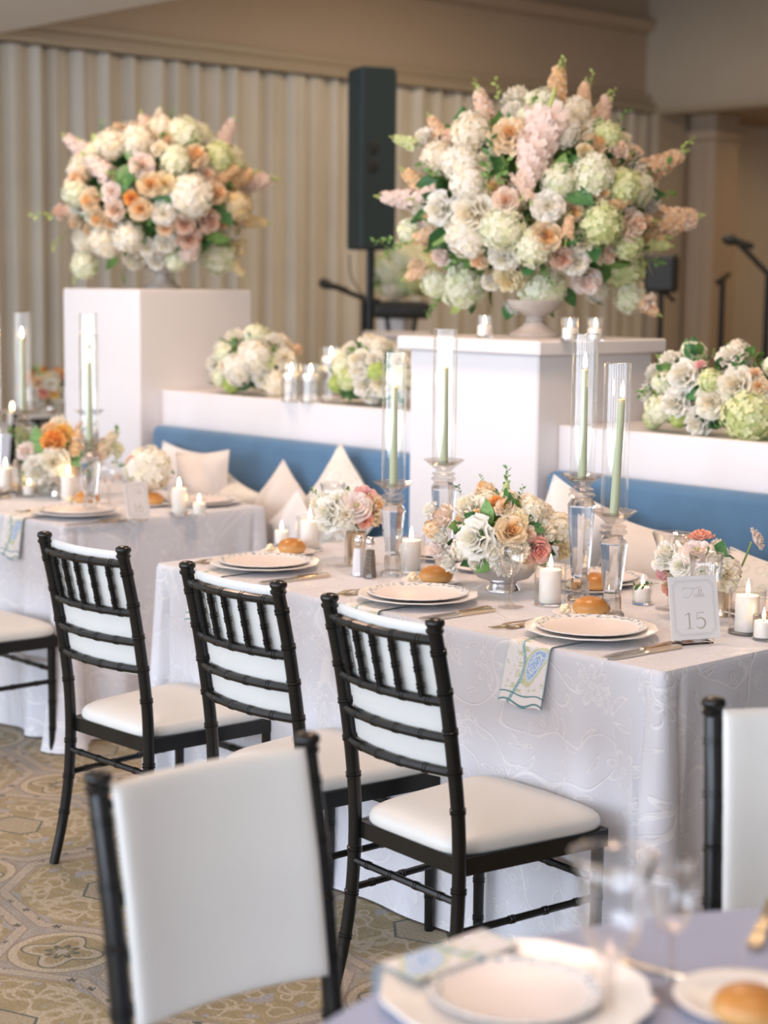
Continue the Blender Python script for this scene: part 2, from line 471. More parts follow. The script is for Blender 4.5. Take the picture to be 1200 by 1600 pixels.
def carpet_mat():
    n = NT('patterned_carpet'); x, y, _ = n.xyz(n.coord())
    x = x+3.488; y = y-2.127
    ca, sa = math.cos(math.radians(9.3)), math.sin(math.radians(9.3))
    # lattice axes
    a = (x*-ca+y*sa)/.658; b = (x*sa+y*ca)/.537
    fa = a-(a+.5).floor(); fb = b-(b+.5).floor()      # -.5 .5, medallion at 0
    X1 = fa*.658; Y1 = fb*.537
    r = (X1*X1+Y1*Y1).sqrt(); th = n.math('ARCTAN2', Y1, X1)
    ga = a-a.floor()-.5; gb = b-b.floor()-.5           # panel at 0
    X2 = ga*.658; Y2 = gb*.537
    ax = X2.abs(); ay = Y2.abs()
    oct_ = (ax/.285).max(ay/.225).max((ax+ay*1.15)/.385)    # 1 on the octagon edge
    fine = n.noise(n.coord(), 130, 2); mid = n.noise(n.coord(), 26, 2); big = n.noise(n.coord(), 2.5, 2)
    ground = n.mix(n.step(mid, .35, .65), (0.31, 0.285, 0.25), (0.375, 0.345, 0.30))
    blot = n.noise(n.vec(x, y, 3.0), 13, 1)
    ground = n.mix(n.step(blot, .62, .66)*.7, ground, (0.42, 0.33, 0.17))
    ground = n.mix(n.step(blot, .37, .33)*.5, ground, (0.30, 0.31, 0.245))
    gold = n.mix(n.step(mid, .3, .7), (0.30, 0.235, 0.115), (0.37, 0.295, 0.155))
    # scrolls inside the panel: mirrored contour lines
    pv = n.vec(ax, ay, 1.0)
    s1 = n.noise(pv, 11, .8); s2 = n.noise(n.vec(ax, ay, 4.0), 15, .6)
    scr = band(n, s1, .47, .030, .012).max(band(n, s2, .60, .035, .012))
    gold = n.mix(scr*n.step(oct_, .97, .90), gold, (0.50, 0.415, 0.29))
    gold = n.mix(n.step(s2, .36, .33), gold, (0.36, 0.34, 0.33))
    hexd = (ax/.085).max((ax*.6+ay)/.075)
    gold = n.mix(n.step(hexd, 1.0, .9), gold, (0.40, 0.33, 0.22))
    gold = n.mix(band(n, hexd, 1.0, .055, .02), gold, (0.075, 0.10, 0.085))
    c = n.mix(n.step(oct_, 1.0, .985), ground, gold)
    # band of pale pink with dark little flowers
    c = n.mix(band(n, oct_, 1.075, .055, .008), c, (0.455, 0.385, 0.30))
    c = n.mix(band(n, oct_, 1.012, .010, .004).max(band(n, oct_, 1.14, .009, .004)), c, (0.30, 0.235, 0.20))
    vv = n.vor(n.vec(x, y), 13.0, .12); dd = X(n, vv.outputs['Distance'])
    tt = (n.math('ARCTAN2', *[p-q for p, q in zip((y, x), (n.xyz(vv.outputs['Position'])[1], n.xyz(vv.outputs['Position'])[0]))])*2.5).cos().abs()
    c = n.mix(n.step(dd/(tt*.6+.4), .20, .17)*band(n, oct_, 1.075, .05, .02), c, (0.075, 0.085, 0.065))
    # medallion
    med = n.mix(n.step(mid, .3, .7), (0.30, 0.235, 0.115), (0.37, 0.295, 0.155))
    wob = r+(th*4.0).cos()*.022
    med = n.mix(band(n, wob, .066, .011, .004), med, (0.48, 0.40, 0.29))
    med = n.mix(band(n, wob, .080, .003, .002), med, (0.10, 0.11, 0.08))
    st = r/((th*4.0).cos().abs()*.6+.4)
    med = n.mix(band(n, st, .036, .009, .004), med, (0.08, 0.09, 0.065))
    med = n.mix(n.step(r, .017, .013), med, (0.42, 0.38, 0.33))
    c = n.mix(n.step(r, .118, .115), c, med)
    c = n.mix(band(n, r, .116, .0105, .002), c, (0.52, 0.435, 0.315))
    c = n.mix(band(n, r, .129, .003, .001), c, (0.28, 0.22, 0.17))
    n.link(n.mix(n.step(fine, .3, .7)*.35+.12, c, (0.19, 0.165, 0.13)), n.p.inputs['Base Color'])
    n.p.inputs['Roughness'].default_value = .95
    n.bump(fine, .5, .004)
    return n.m
M_carpet = carpet_mat()

# ================================================================== the setting
DX, CZ, FY, TY = -10.0, 3.06, 12.0, 5.57      # drape wall, low ceiling, far beam, edge of the raised ceiling
def slab(name, a, b, m, bev=0.0, parent=None): return struct(name, MB().box(a, b, 0, bev).mesh(name, m), parent)
fl = MB().grid(lambda u, v: (-11.5+u*16.5, -3.9+v*18.4, 0), 8, 8).mesh('floor', M_carpet)
struct('floor', fl)
slab('ceiling', (-11.5, -3.9, CZ), (5.0, TY, CZ+.9), M_ceil)
slab('ceiling', (-11.5, TY, 4.35), (5.0, 14.5, 4.5), M_paint)
# drape wall and its frieze
slab('wall_left', (DX-.4, -3.9, 0), (DX-.1, 14.5, CZ), M_cream)
slab('wall_left_frieze', (DX-.4, TY, CZ), (DX-.02, FY+.4, 4.35), M_paint)
# far wall: frieze beam above a wide opening, and the tan room beyond
slab('wall_far_frieze', (DX-.02, FY, CZ), (5.0, FY+.35, 4.35), mat('light_tan_paint', (.46, .40, .31), .7, var=.02, vscale=2))
slab('wall_far', (-12.0, 14.2, 0), (5.0, 14.5, CZ), M_paint2)
slab('ceiling_alcove', (-12.0, FY+.35, CZ), (5.0, 14.5, CZ+.2), M_paint)
slab('wall_right', (4.7, -3.9, 0), (5.0, 14.5, 4.5), M_cream)
# crown moulding as a stepped profile along the drape wall, and along the far beam
def moulding(name, p0, p1, out, prof, m):
    p0 = Vector(p0); p1 = Vector(p1); out = Vector(out); mb = MB()
    vs = []
    for p in (p0, p1):
        for o, z in prof: vs.append(p+out*o+Vector((0, 0, z)))
    k = len(prof)
    mb.add(vs, [(i, (i+1) % k, k+(i+1) % k, k+i) for i in range(k)]+[tuple(range(k)), tuple(range(2*k-1, k-1, -1))])
    return struct(name, mb.mesh(name, m, 30))
prof = [(0, 0), (.16, 0), (.16, .035), (.12, .045), (.12, .075), (.06, .105), (.06, .15), (.02, .16), (0, .16)]
moulding('trim_1', (DX-.02, TY, CZ-.01), (DX-.02, FY, CZ-.01), (1, 0, 0), prof, M_trim)
moulding('trim_2', (5.0, FY, CZ-.03), (DX, FY, CZ-.03), (0, -1, 0), [(0, 0), (.03, 0), (.06, .03), (.06, .06), (0, .06)], M_trim)
moulding('trim_3', (DX, TY, 3.72), (DX, FY, 3.72), (1, 0, 0), [(0, 0), (.05, .02), (.08, .07), (.08, .1), (0, .1)], M_paint)
# corner pier and panelled pilaster in the opening
slab('wall_corner_pier', (DX-.02, FY-.04, 0), (-9.84, FY+.35, CZ), mat('light_tan_paint', (.46, .40, .31)), .01)
pil = MB().box((-10.2, 12.42, 0), (-9.58, 12.75, CZ), 0, .006)
po = struct('wall_pilaster', pil.mesh('wall_pilaster', M_paint))
for a, b in (((-9.97, 12.395, .45), (-9.94, 12.43, 2.75)), ((-9.72, 12.395, .45), (-9.69, 12.43, 2.75)), ((-9.97, 12.395, 2.75), (-9.69, 12.43, 2.78)), ((-9.97, 12.395, .42), (-9.69, 12.43, .45))):
    put('panel_moulding', MB().box(a, b, 0, .006).mesh('panel_moulding', mat('light_tan_paint', (.46, .40, .31))), po)
put('cap', MB().box((-10.2, 12.36, 2.84), (-9.54, 12.75, 2.92), 0, .01).mesh('cap', M_paint), po)
put('plinth', MB().box((-10.2, 12.38, 0), (-9.55, 12.75, .2), 0, .01).mesh('plinth', M_paint), po)
slab('baseboard_far', (-9.5, 14.15, 0), (4.7, 14.2, .22), M_trim, .008)
slab('wall_alcove_side', (-12.0, FY+.35, 0), (-11.7, 14.5, CZ), M_paint2)
# window wall behind the camera
xs = [-11.5]+[v for x in WINX for v in (x-1.0, x+1.0)]+[5.0]
mb = MB()
for i in range(0, len(xs), 2): mb.box((xs[i], -3.5, 0), (xs[i+1], -3.3, CZ))
for x in WINX: mb.box((x-1.0, -3.5, 0), (x+1.0, -3.3, .4)); mb.box((x-1.0, -3.5, 2.7), (x+1.0, -3.3, CZ))
struct('wall_front', mb.mesh('wall_front', M_cream))
for i, x in enumerate(WINX):
    wn = MB()
    for dx in (-.97, -.33, .33, .97): wn.box((x+dx-.025, -3.44, .4), (x+dx+.025, -3.36, 2.7))
    for z in (.42, 1.55, 2.66): wn.box((x-1, -3.44, z-.025), (x+1, -3.36, z+.025))
    struct('window_%d' % (i+1), wn.mesh('window', M_white))

# ================================================================== drapes
def drape(y0, y1, seed):
    def fn(u, v):
        y = y0+(y1-y0)*u; s = y; k = 1-v
        a = .026*math.sin(s*36+1.1*math.sin(s*4.3)+.5*k)+.012*math.sin(s*61+2.0+.9*math.sin(s*7)+.4*k)+.016*math.sin(s*11+1.3*k)
        return (DX+.07+a*(1.15-.35*v), y, .01+(CZ-.03)*v)
    return MB().grid(fn, 170, 10).mesh('drape', M_drape, 180)
edges = [4.3, 5.75, 7.0, 8.15, 9.3, 10.5, 11.93]
wl = ['hanging at the far left edge beyond the tall glass tubes', 'hanging directly behind the left floral urn', 'hanging between the left floral urn and the loudspeaker',
      'hanging just left of the loudspeaker', 'hanging behind the loudspeaker pole', 'hanging behind the large right bouquet next to the corner pier']
for i in range(6):
    solo('drape', drape(edges[i]+.0008, edges[i+1]-.0008, i), 'pleated ivory drape panel '+wl[i], 'curtain', group='drape panels along the wall')

# ================================================================== banquette, pedestals, ledges
P1 = (-6.87, -6.27, 4.24, 4.84, 1.547)
P2 = (-4.59, -3.97, 4.25, 4.83, 1.40)
t = thing('pedestal', 'tall plain white square pedestal under the left floral urn', 'pedestal', ((P1[0]+P1[1])/2, (P1[2]+P1[3])/2, 0), group='white flower pedestals')
put('body', MB().box((-.30, -.30, 0), (.30, .30, P1[4]), 0, .006).mesh('pedestal_body', M_white, 30), t)
t = thing('pedestal', 'white pedestal with overhanging cap slab under the large right bouquet', 'pedestal', ((P2[0]+P2[1])/2, (P2[2]+P2[3])/2, 0), group='white flower pedestals')
put('body', MB().box((-.31, -.29, 0), (.31, .29, P2[4]-.048), 0, .006).mesh('pedestal_body', M_white, 30), t)
put('cap_slab', MB().box((-.345, -.325, P2[4]-.048), (.345, .325, P2[4]), 0, .006).mesh('cap_slab', M_white, 30), t)
def ledge(x0, x1, lab):
    t = thing('banquette_ledge', lab, 'partition', ((x0+x1)/2, 4.55, 0), group='white ledges behind the banquettes')
    h = (x1-x0)/2
    put('front_panel', MB().box((-h, -.20, 0), (h, -.16, 1.12), 0, .005).mesh('front_panel', M_white, 30), t)
    put('top_board', MB().box((-h, -.16, 1.06), (h, .22, 1.115), 0, .004).mesh('top_board', M_white, 30), t)
    put('back_panel', MB().box((-h, .18, 0), (h, .22, 1.06), 0, .004).mesh('back_panel', M_white, 30), t)
ledge(P1[1]+.002, P2[0]-.002, 'long white ledge wall between the two pedestals')
ledge(P2[1]+.002, -1.3, 'white ledge wall running right from the capped pedestal')
def banquette(x0, x1, lab):
    t = thing('banquette', lab, 'bench', ((x0+x1)/2, 4.2, 0), group='blue velvet banquettes')
    h = (x1-x0)/2
    put('bench_base', MB().box((-h, -.13, 0), (h, .145, .36), 0, .01).mesh('bench_base', M_velvet, 30), t)
    put('seat_cushion', rounded_slab(-h, h, -.16, .07, .36, .47, .03, M_velvet), t)
    put('backrest', rounded_slab(-h, h, .07, .148, .40, .975, .035, M_velvet), t)
def rounded_slab(x0, x1, y0, y1, z0, z1, rr, m):
    # superellipsoid-edged box
    mb = MB(); n = 4
    cx, cy, cz = (x0+x1)/2, (y0+y1)/2, (z0+z1)/2
    hx, hy, hz = (x1-x0)/2, (y1-y0)/2, (z1-z0)/2
    rr = min(rr, hx, hy, hz)
    rings = []
    for j in range(2*n+2):
        k = j if j <= n else j-1
        th = -PI/2+PI*(k/(2*n)) if False else -PI/2+(PI/2)*(j/n if j <= n else (j-1)/n)
        zc = -(hz-rr) if j <= n else (hz-rr)
        ring = []
        for q, (sx, sy) in enumerate(((1, 1), (-1, 1), (-1, -1), (1, -1))):
            for i in range(n+1):
                a = q*PI/2+(PI/2)*i/n
                ring.append((cx+sx*(hx-rr)+rr*math.cos(th)*math.cos(a), cy+sy*(hy-rr)+rr*math.cos(th)*math.sin(a), cz+zc+rr*math.sin(th)))
        rings.append(ring)
    m_ = len(rings[0]); vs = [p for r_ in rings for p in r_]; fs = []
    for j in range(len(rings)-1):
        for i in range(m_): fs.append((j*m_+i, j*m_+(i+1) % m_, (j+1)*m_+(i+1) % m_, (j+1)*m_+i))
    fs.append(tuple(reversed(range(m_)))); fs.append(tuple(range((len(rings)-1)*m_, len(rings)*m_)))
    return mb.add(vs, fs).mesh('rounded_slab', m, 50)
banquette(P1[1]+.03, P2[0]-.006, 'blue velvet banquette below the long ledge between pedestals')
banquette(P2[1]+.012, -1.35, 'blue velvet banquette at the right of the capped pedestal')

def pillow_mesh(w_, h_, d_, m):
    mb = MB(); n = 14
    for sgn in (1, -1):
        def fn(u, v):
            a = 2*u-1; b = 2*v-1
            th = max(0, (1-a*a))**.45*max(0, (1-b*b))**.45
            px = a*(1-.085*(1-b*b)); pz = b*(1-.085*(1-a*a))
            wr = .012*math.sin(a*5+b*3+sgn)*th
            y = sgn*(th*d_/2)+wr
            return (px*w_/2, y if sgn < 0 else y, pz*h_/2)
        g = MB().grid(fn, n, n, 0, lambda u, v: (u, v))
        fs = [f if sgn < 0 else tuple(reversed(f)) for f in g.f]
        mb.add(g.v, fs, 0, None, [g.uv[i] if sgn < 0 else list(reversed(g.uv[i])) for i in range(len(g.f))])
    # piping round the seam
    ring = []
    for k in range(48):
        a = k/48*4; q = int(a); f = 2*(a-q)-1
        aa, bb = ((f, -1), (1, f), (-f, 1), (-1, -f))[q]
        ring.append((aa*(1-.085*(1-bb*bb))*w_/2, 0, bb*(1-.085*(1-aa*aa))*h_/2))
    ring.append(ring[0])
    mb.tube(ring, .004, 5)
    return mb.mesh('pillow', m, 180)
def pillow(px, py, y, size, m, lab, tilt=0.0, yaw=0.0, lean=.25, d_=.15):
    c = at_y(px, py, y)
    solo('throw_pillow', pillow_mesh(size[0], size[1], d_, m), lab, 'pillow', c, (-lean, tilt, yaw), group='throw pillows on the banquettes')
pillow(281, 752, 4.21, (.28, .28), M_pillow2, 'plain ivory throw pillow leaning on blue back beside the white pedestal', .12, .10, .12, .10)
pillow(316, 757, 4.08, (.28, .26), M_pillow, 'ivory pillow in front, overlapping another, left end of banquette', -.10, .20, .12, .10)
pillow(366, 800, 4.13, (.26, .24), M_pillowp, 'low pale printed pillow behind the edge of table 16', .25, -.1, .2)
pillow(440, 806, 4.18, (.30, .30), M_pillow, 'beige throw pillow standing on its corner in the banquette middle', .74, .1, .12)
pillow(458, 822, 4.07, (.19, .19), M_pillow2, 'small white pillow propped against the beige cornerwise pillow', .75, -.1, d_=.09)
pillow(530, 800, 4.18, (.36, .36), M_pillowp, 'large leaf print pillow standing on its corner near the capped pedestal', .68, -.1, .12)
pillow(893, 836, 4.16, (.30, .28), M_pillow2, 'white pillow against the blue back behind the tallest candlestick', .35, .05, .15)
pillow(1003, 890, 4.12, (.29, .27), M_pillow, 'ivory throw pillow on blue banquette behind the water goblet', .12, .1)
pillow(1190, 950, 4.12, (.34, .28), M_pillowp, 'green trellis print pillow at the right edge beside the lone ranunculus', .1, -.1)

# ================================================================== tables and cloths
def perimeter(x0, x1, y0, y1, rr, step):
    pts = []  # (point, normal, s, dist to corner)
    segs = (((x0+rr, y0), (x1-rr, y0), (0, -1)), ((x1, y0+rr), (x1, y1-rr), (1, 0)), ((x1-rr, y1), (x0+rr, y1), (0, 1)), ((x0, y1-rr), (x0, y0+rr), (-1, 0)))
    s = 0.0
    for q, (a, b, nrm) in enumerate(segs):
        a = Vector(a); b = Vector(b); L = (b-a).length; n = max(2, int(L/step))
        for i in range(n+1):
            d = L*i/n; pts.append((a.lerp(b, i/n), Vector(nrm), s+d, min(d, L-d)))
        s += L
        nx = Vector(segs[(q+1) % 4][2])
        c = b-Vector(nrm)*rr
        for i in range(1, 5):
            an = (PI/2)*i/5; v = Vector(nrm)*math.cos(an)+nx*math.sin(an)
            pts.append((c+v*rr, v, s+rr*an, 0.0))
        s += rr*PI/2
    return pts
def table_cloth(x0, x1, y0, y1, zt, seed, drop_to=.006):
    r = random.Random(seed); ph = [r.uniform(0, 6.28) for _ in range(6)]
    P = perimeter(x0, x1, y0, y1, .012, .010); n = len(P)
    mb = MB(); rows = [0, .004, .012, .03, .06]+[.06+.04*k for k in range(1, 17)]
    H = zt-drop_to; rows = [q for q in rows if q < H-.02]+[H-.01, H]
    vs = []; uvr = []
    for q in rows:
        t_ = q/H; line = []; lu = []
        for p, nr, s, dc in P:
            rd = 0.0 if q == 0 else (.006*min(1, q/.012))
            cx = math.exp(-(dc/.055)**2)
            o = t_**1.15*(-.004+.070*cx-.050*math.exp(-((dc-.115)/.042)**2)+.030*math.exp(-((dc-.215)/.05)**2)-.018*math.exp(-((dc-.33)/.07)**2))
            o += t_**1.5*(.007*math.sin(s*8.3+ph[0])+.006*math.sin(s*15.1+ph[1])+.005*math.sin(s*4.1+ph[2]))
            o += .002*math.sin(s*11+t_*6+ph[3])*t_ - .022*min(1, t_*6)*math.exp(-((dc-.040-.02*t_)/.009)**2)
            z = zt-q
            if z < .05: o += .012*(1-z/.05)**2*(.6+.4*math.sin(s*21+ph[4]))
            line.append((p.x+nr.x*(o+rd), p.y+nr.y*(o+rd), max(z, .004+.004*math.sin(s*30)*0)))
            lu.append((s, zt-q))
        vs.append(line); uvr.append(lu)
    V = [p for l in vs for p in l]; F = []; U = []
    for j in range(len(rows)-1):
        for i in range(n):
            i2 = (i+1) % n
            F.append((j*n+i2, j*n+i, (j+1)*n+i, (j+1)*n+i2)[::-1])
            a, b, c, d = uvr[j][i2], uvr[j][i], uvr[j+1][i], uvr[j+1][i2]
            if i2 == 0:
                a = (uvr[j][i][0]+.010, a[1]); d = (uvr[j][i][0]+.010, d[1])
            U.append([a, b, c, d][::-1])
    mb.add(V, F, 0, None, U)
    top = [(p.x, p.y, zt) for p, *_ in P]
    mb.add(top, [tuple(range(n))], 0, None, [[(p[0]+11, p[1]+5) for p in top]])
    return mb.mesh('tablecloth', M_cloth, 60)
TZ = .766
T15 = (-4.216, -2.335, 2.908, 3.83)
T16 = (-6.95, -5.06, 3.11, 3.965)
def banquet_table(T, lab):
    t = thing('banquet_table', lab, 'table', ((T[0]+T[1])/2, (T[2]+T[3])/2, 0), group='rectangular tables under white cloths')
    hx, hy = (T[1]-T[0])/2-.012, (T[3]-T[2])/2-.012
    put('tabletop', MB().box((-hx, -hy, TZ-.035), (hx, hy, TZ-.003), 0, .004).mesh('tabletop', mat('plywood', (.45, .32, .2), .6, var=.1)), t)
    for sx in (-1, 1):
        for sy in (-1, 1):
            put('leg', MB().tube([(sx*(hx-.15), sy*(hy-.1), 0), (sx*(hx-.15), sy*(hy-.1), TZ-.036)], .014, 8).mesh('table_leg', M_blackm), t)
banquet_table(T15, 'long banquet table under white cloth behind the row of chairs')
banquet_table(T16, 'banquet table under white cloth at the left picture side')
solo('tablecloth', table_cloth(*T15, TZ, 3), 'white embroidered floor-length cloth covering table 15 in the middle', 'tablecloth', group='white embroidered tablecloths')
solo('tablecloth', table_cloth(*T16, TZ, 5), 'white embroidered floor-length cloth covering table 16 at the left', 'tablecloth', group='white embroidered tablecloths')

# round foreground table
FC = Vector((-.69, 1.44, 0)); FR = .775
def round_cloth(R, zt, m, drop=.55):
    mb = MB(); n = 160; rows = [0, .004, .012, .03]+[.03+.04*k for k in range(1, 18)]
    rows = [q for q in rows if q < zt-.02]+[zt-.006]
    def pt(q, k):
        a = 2*PI*k/n; t_ = q/zt
        rr = R+(.006*min(1, q/.012))+t_*(.0+.022*math.sin(a*14+.5*math.sin(a*3)))
        return (rr*math.cos(a), rr*math.sin(a), zt-q)
    vs = [pt(q, k) for q in rows for k in range(n)]
    fs = [(j*n+(k+1) % n, j*n+k, (j+1)*n+k, (j+1)*n+(k+1) % n)[::-1] for j in range(len(rows)-1) for k in range(n)]
    fs.append(tuple(range(n)))
    return mb.add(vs, fs).mesh('round_tablecloth', m, 60)
t = thing('round_table', 'round table under dusty blue cloth in the foreground corner', 'table', FC)
put('tabletop', MB().lathe([(0, TZ-.033), (FR-.012, TZ-.033), (FR-.012, TZ-.003), (0, TZ-.003)], 48).mesh('round_tabletop', mat('plywood', (.45, .32, .2), .6)), t)
for k in range(4):
    a = PI/4+k*PI/2
    put('leg', MB().tube([(.45*math.cos(a), .45*math.sin(a), 0), (.45*math.cos(a), .45*math.sin(a), TZ-.034)], .014, 8).mesh('table_leg', M_blackm), t)
solo('round_tablecloth', round_cloth(FR, TZ, M_greycloth), 'plain dusty blue cloth on the blurred foreground table', 'tablecloth', FC)

# ================================================================== chairs
CW = .350
def ringed(pts, r, rings, seg=10, bump=1.16, taper=None):
    """tube along pts with double bamboo rings at the given fractions of its length"""
    P = [Vector(p) for p in pts]; L = [0]
    for a, b in zip(P, P[1:]): L.append(L[-1]+(b-a).length)
    T = L[-1]
    def pos(s):
        s = min(max(s, 0), T)
        for i in range(len(P)-1):
            if s <= L[i+1]+1e-9: return P[i].lerp(P[i+1], (s-L[i])/max(1e-9, L[i+1]-L[i]))
        return P[-1]
    st = [(l, 1.0) for l in L]
    for f in rings:
        c = f*T
        for d_, k in ((-.0065, 1), (-.0055, bump), (-.0020, bump), (-.0010, 1.0), (.0010, 1.0), (.0020, bump), (.0055, bump), (.0065, 1)):
            st.append((c+d_, k))
    st = sorted(st); out = []
    for s, k in st:
        if 0 <= s <= T and (not out or s-out[-1][0] > 2e-4): out.append((s, k))
    rr = [r*k*(taper(s/T) if taper else 1) for s, k in out]
    return [pos(s) for s, _ in out], rr
def smooth_path(ctrl, n=6):
    P = [Vector(c) for c in ctrl]; out = []
    for i in range(len(P)-1):
        p0 = P[max(i-1, 0)]; p1 = P[i]; p2 = P[i+1]; p3 = P[min(i+2, len(P)-1)]
        for k in range(n):
            t_ = k/n
            out.append(.5*((2*p1)+(p2-p0)*t_+(2*p0-5*p1+4*p2-p3)*t_**2+(3*p1-p0-3*p2+p3)*t_**3))
    return out+[P[-1]]
def back_y(z):     # rear post, side profile
    return float(np.interp(z, [0, .12, .25, .40, .55, .75, .90], [-.052, -.024, -.006, 0, -.010, -.042, -.076]))
SH = .405          # top of the seat frame
def build_chair():
    parts = []     # (name, mesh, matrix, [children])
    I = Matrix()
    RW = .0152
    for sx in (-1, 1):
        path = smooth_path([(sx*(CW/2+(.012 if z < .3 else 0)*(1-z/.3)), back_y(z), z) for z in (0, .12, .25, .40, .55, .75, .893)])
        pts, rr = ringed(path, RW, [.16, .27, .38, .57, .665, .76, .855, .95], 10, taper=lambda f: .86+.14*min(1, f/.35))
        me = MB().tube(pts, rr, 12, up=(1, 0, 0)).mesh('chair_post', M_wood, 35)
        fin = MB().lathe([(0, .0), (.0165, .0), (.019, .004), (.019, .008), (.0165, .010), (.0165, .014), (.0195, .017), (.0205, .022), (.019, .027), (.012, .031), (0, .033)], 16).mesh('chair_finial', M_wood, 50)
        parts.append(('back_post', me, I, [('finial', fin, Matrix.Translation((sx*CW/2, back_y(.893), .889)))]))
    def bow(x, amt=.030): return -amt*(1-(2*x/CW)**2)
    def rail(z, r, rings, seg=8):
        path = [(CW/2*k/6, back_y(z)+bow(CW/2*k/6), z) for k in range(-6, 7)]
        pts, rr = ringed(path, r, rings, seg, 1.14)
        return MB().tube(pts, rr, seg).mesh('chair_rail', M_wood, 35)
    for z, rg in ((.872, [.12, .31, .5, .69, .88]), (.742, [.12, .31, .5, .69, .88]), (.665, [.2, .4, .6, .8]), (.592, [.2, .4, .6, .8])):
        parts.append(('back_rail', rail(z, .0105, rg), I, []))
    for k in range(5):
        x = CW*(k-2)/6.0*1.02
        path = [(x, back_y(z)+bow(x), z) for z in (.742, .78, .83, .872)]
        pts, rr = ringed(path, .0078, [.22, .5, .78], 8, 1.22)
        parts.append(('spindle', MB().tube(pts, rr, 8, up=(1, 0, 0)).mesh('chair_spindle', M_wood, 35), I, []))
    # upholstered pad in front of the rails
    pw = CW/2-.013
    def pad(face):
        def fn(u, v):
            x = -pw+2*pw*u; z = .572+(.902-.572)*v
            e = min(1, min(u, 1-u)/.06)*1.0; e2 = min(1, min(v, 1-v)/.05)
            q = math.sqrt(max(0, 1-(1-e)**2))*math.sqrt(max(0, 1-(1-e2)**2))
            y0 = back_y(z)+bow(x)+.020
            return (x, y0+(face*.013*q if face > 0 else -.008*q)+(.003*q*math.cos((u-.5)*3) if face > 0 else 0), z)
        return fn
    us = [0, .012, .03, .06]+[.06+.88*k/14 for k in range(1, 15)]+[.97, .988, 1]
    def remap(fn):
        def g(u, v):
            a = us[int(round(u*(len(us)-1)))]; b = us[int(round(v*(len(us)-1)))]
            return fn(a, b)
        return g
    n = len(us)-1
    g1 = MB().grid(remap(pad(1)), n, n); g2 = MB().grid(remap(pad(-1)), n, n)
    mb = MB(); mb.add(g1.v, [tuple(reversed(f)) for f in g1.f]); mb.add(g2.v, g2.f)
    parts.append(('backrest_pad', mb.mesh('chair_pad', M_vinyl, 180), I, []))
    # seat
    D = .40; FWd = .205; BW = CW/2
    def seat_outline(t_):    # trapezoid with rounded front corners, param around
        pass
    corner = [(-BW+.006, .010), (BW-.006, .010), (FWd, D), (-FWd, D)]
    fr = MB()
    for (a, b) in ((0, 1), (1, 2), (2, 3), (3, 0)):
        A = Vector(corner[a]+(0,)); B = Vector(corner[b]+(0,)); dr = (B-A).normalized(); nr = Vector((dr.y, -dr.x, 0))
        vs = []
        for p in (A, B):
            for o, z in ((.006, SH-.038), (.006, SH), (-.016, SH), (-.016, SH-.038)): vs.append(p+nr*o+Vector((0, 0, z)))
        fr.add(vs, [(0, 1, 5, 4), (1, 2, 6, 5), (2, 3, 7, 6), (3, 0, 4, 7), (3, 2, 1, 0), (4, 5, 6, 7)])
    parts.append(('seat_frame', fr.mesh('chair_seat_frame', M_wood, 30), I, []))
    def outline(k, n_):
        a = 2*PI*k/n_; c, s = math.cos(a), math.sin(a)
        e = .30
        ux = math.copysign(abs(c)**e, c); uy = math.copysign(abs(s)**e, s)
        y = .002+(D+.012)*(uy+1)/2; hw = BW-.008+(FWd+.008-BW+.008)*(uy+1)/2
        # arched front edge
        y += .014*(1-ux*ux)*(uy > 0)
        return Vector((ux*hw, y, 0))
    N = 64; cen = Vector((0, .21, 0)); mb = MB(); vs = []; levels = [(0.985, 0.0), (1.0, .006), (1.0, .016), (.988, .024), (.962, .030), (.91, .036), (.80, .043), (.62, .049), (.38, .053), (.16, .054)]
    for sc, h in levels:
        for k in range(N):
            p = cen+(outline(k, N)-cen)*sc; vs.append((p.x, p.y, SH+h))
    fs = [(j*N+k, j*N+(k+1) % N, (j+1)*N+(k+1) % N, (j+1)*N+k) for j in range(len(levels)-1) for k in range(N)]
    fs.append(tuple(range((len(levels)-1)*N, len(levels)*N))); fs.append(tuple(reversed(range(N))))
    parts.append(('seat_cushion', mb.add(vs, fs).mesh('chair_cushion', M_vinyl, 180), I, []))
    for sx in (-1, 1):
        path = [(sx*(FWd-.012), D-.014, 0), (sx*(FWd-.012), D-.014, .2), (sx*(FWd-.012), D-.014, SH-.002)]
        pts, rr = ringed(path, .0150, [.22, .45, .62], 10, 1.12, taper=lambda f: .8+.2*f)
        parts.append(('leg', MB().tube(pts, rr, 10, up=(1, 0, 0)).mesh('chair_leg', M_wood, 35), I, []))
    def stretch(a, b):
        pts, rr = ringed([a, b], .0085, [.15, .38, .62, .85], 8, 1.18)
        return MB().tube(pts, rr, 8).mesh('chair_stretcher', M_wood, 35)
    parts.append(('stretcher', stretch((-CW/2, back_y(.315), .315), (CW/2, back_y(.315), .315)), I, []))
    parts.append(('stretcher', stretch((-FWd+.012, D-.014, .29), (FWd-.012, D-.014, .29)), I, []))
    for sx in (-1, 1):
        parts.append(('stretcher', stretch((sx*(CW/2+.002), back_y(.25), .25), (sx*(FWd-.012), D-.014, .25)), I, []))
    return parts
CHAIR = build_chair()
def chair(loc, rz, lab, group='black ballroom chairs with cream upholstery'):
    t = thing('ballroom_chair', lab, 'chair', loc, rz, group)
    for name, me, M, ch in CHAIR:
        o = put(name, me, t, M=M)
        for n2, m2, M2 in ch: put(n2, m2, o, M=M2)
    return t
chair((-2.67, 2.475, 0), -.058, 'black bamboo-turned chair with cream seat, nearest camera on table 15 side')
chair((-3.22, 2.502, 0), -.005, 'black bamboo-turned chair in the middle of the three in a row')
chair((-3.872, 2.512, 0), .045, 'black bamboo-turned chair standing between tables 15 and 16')
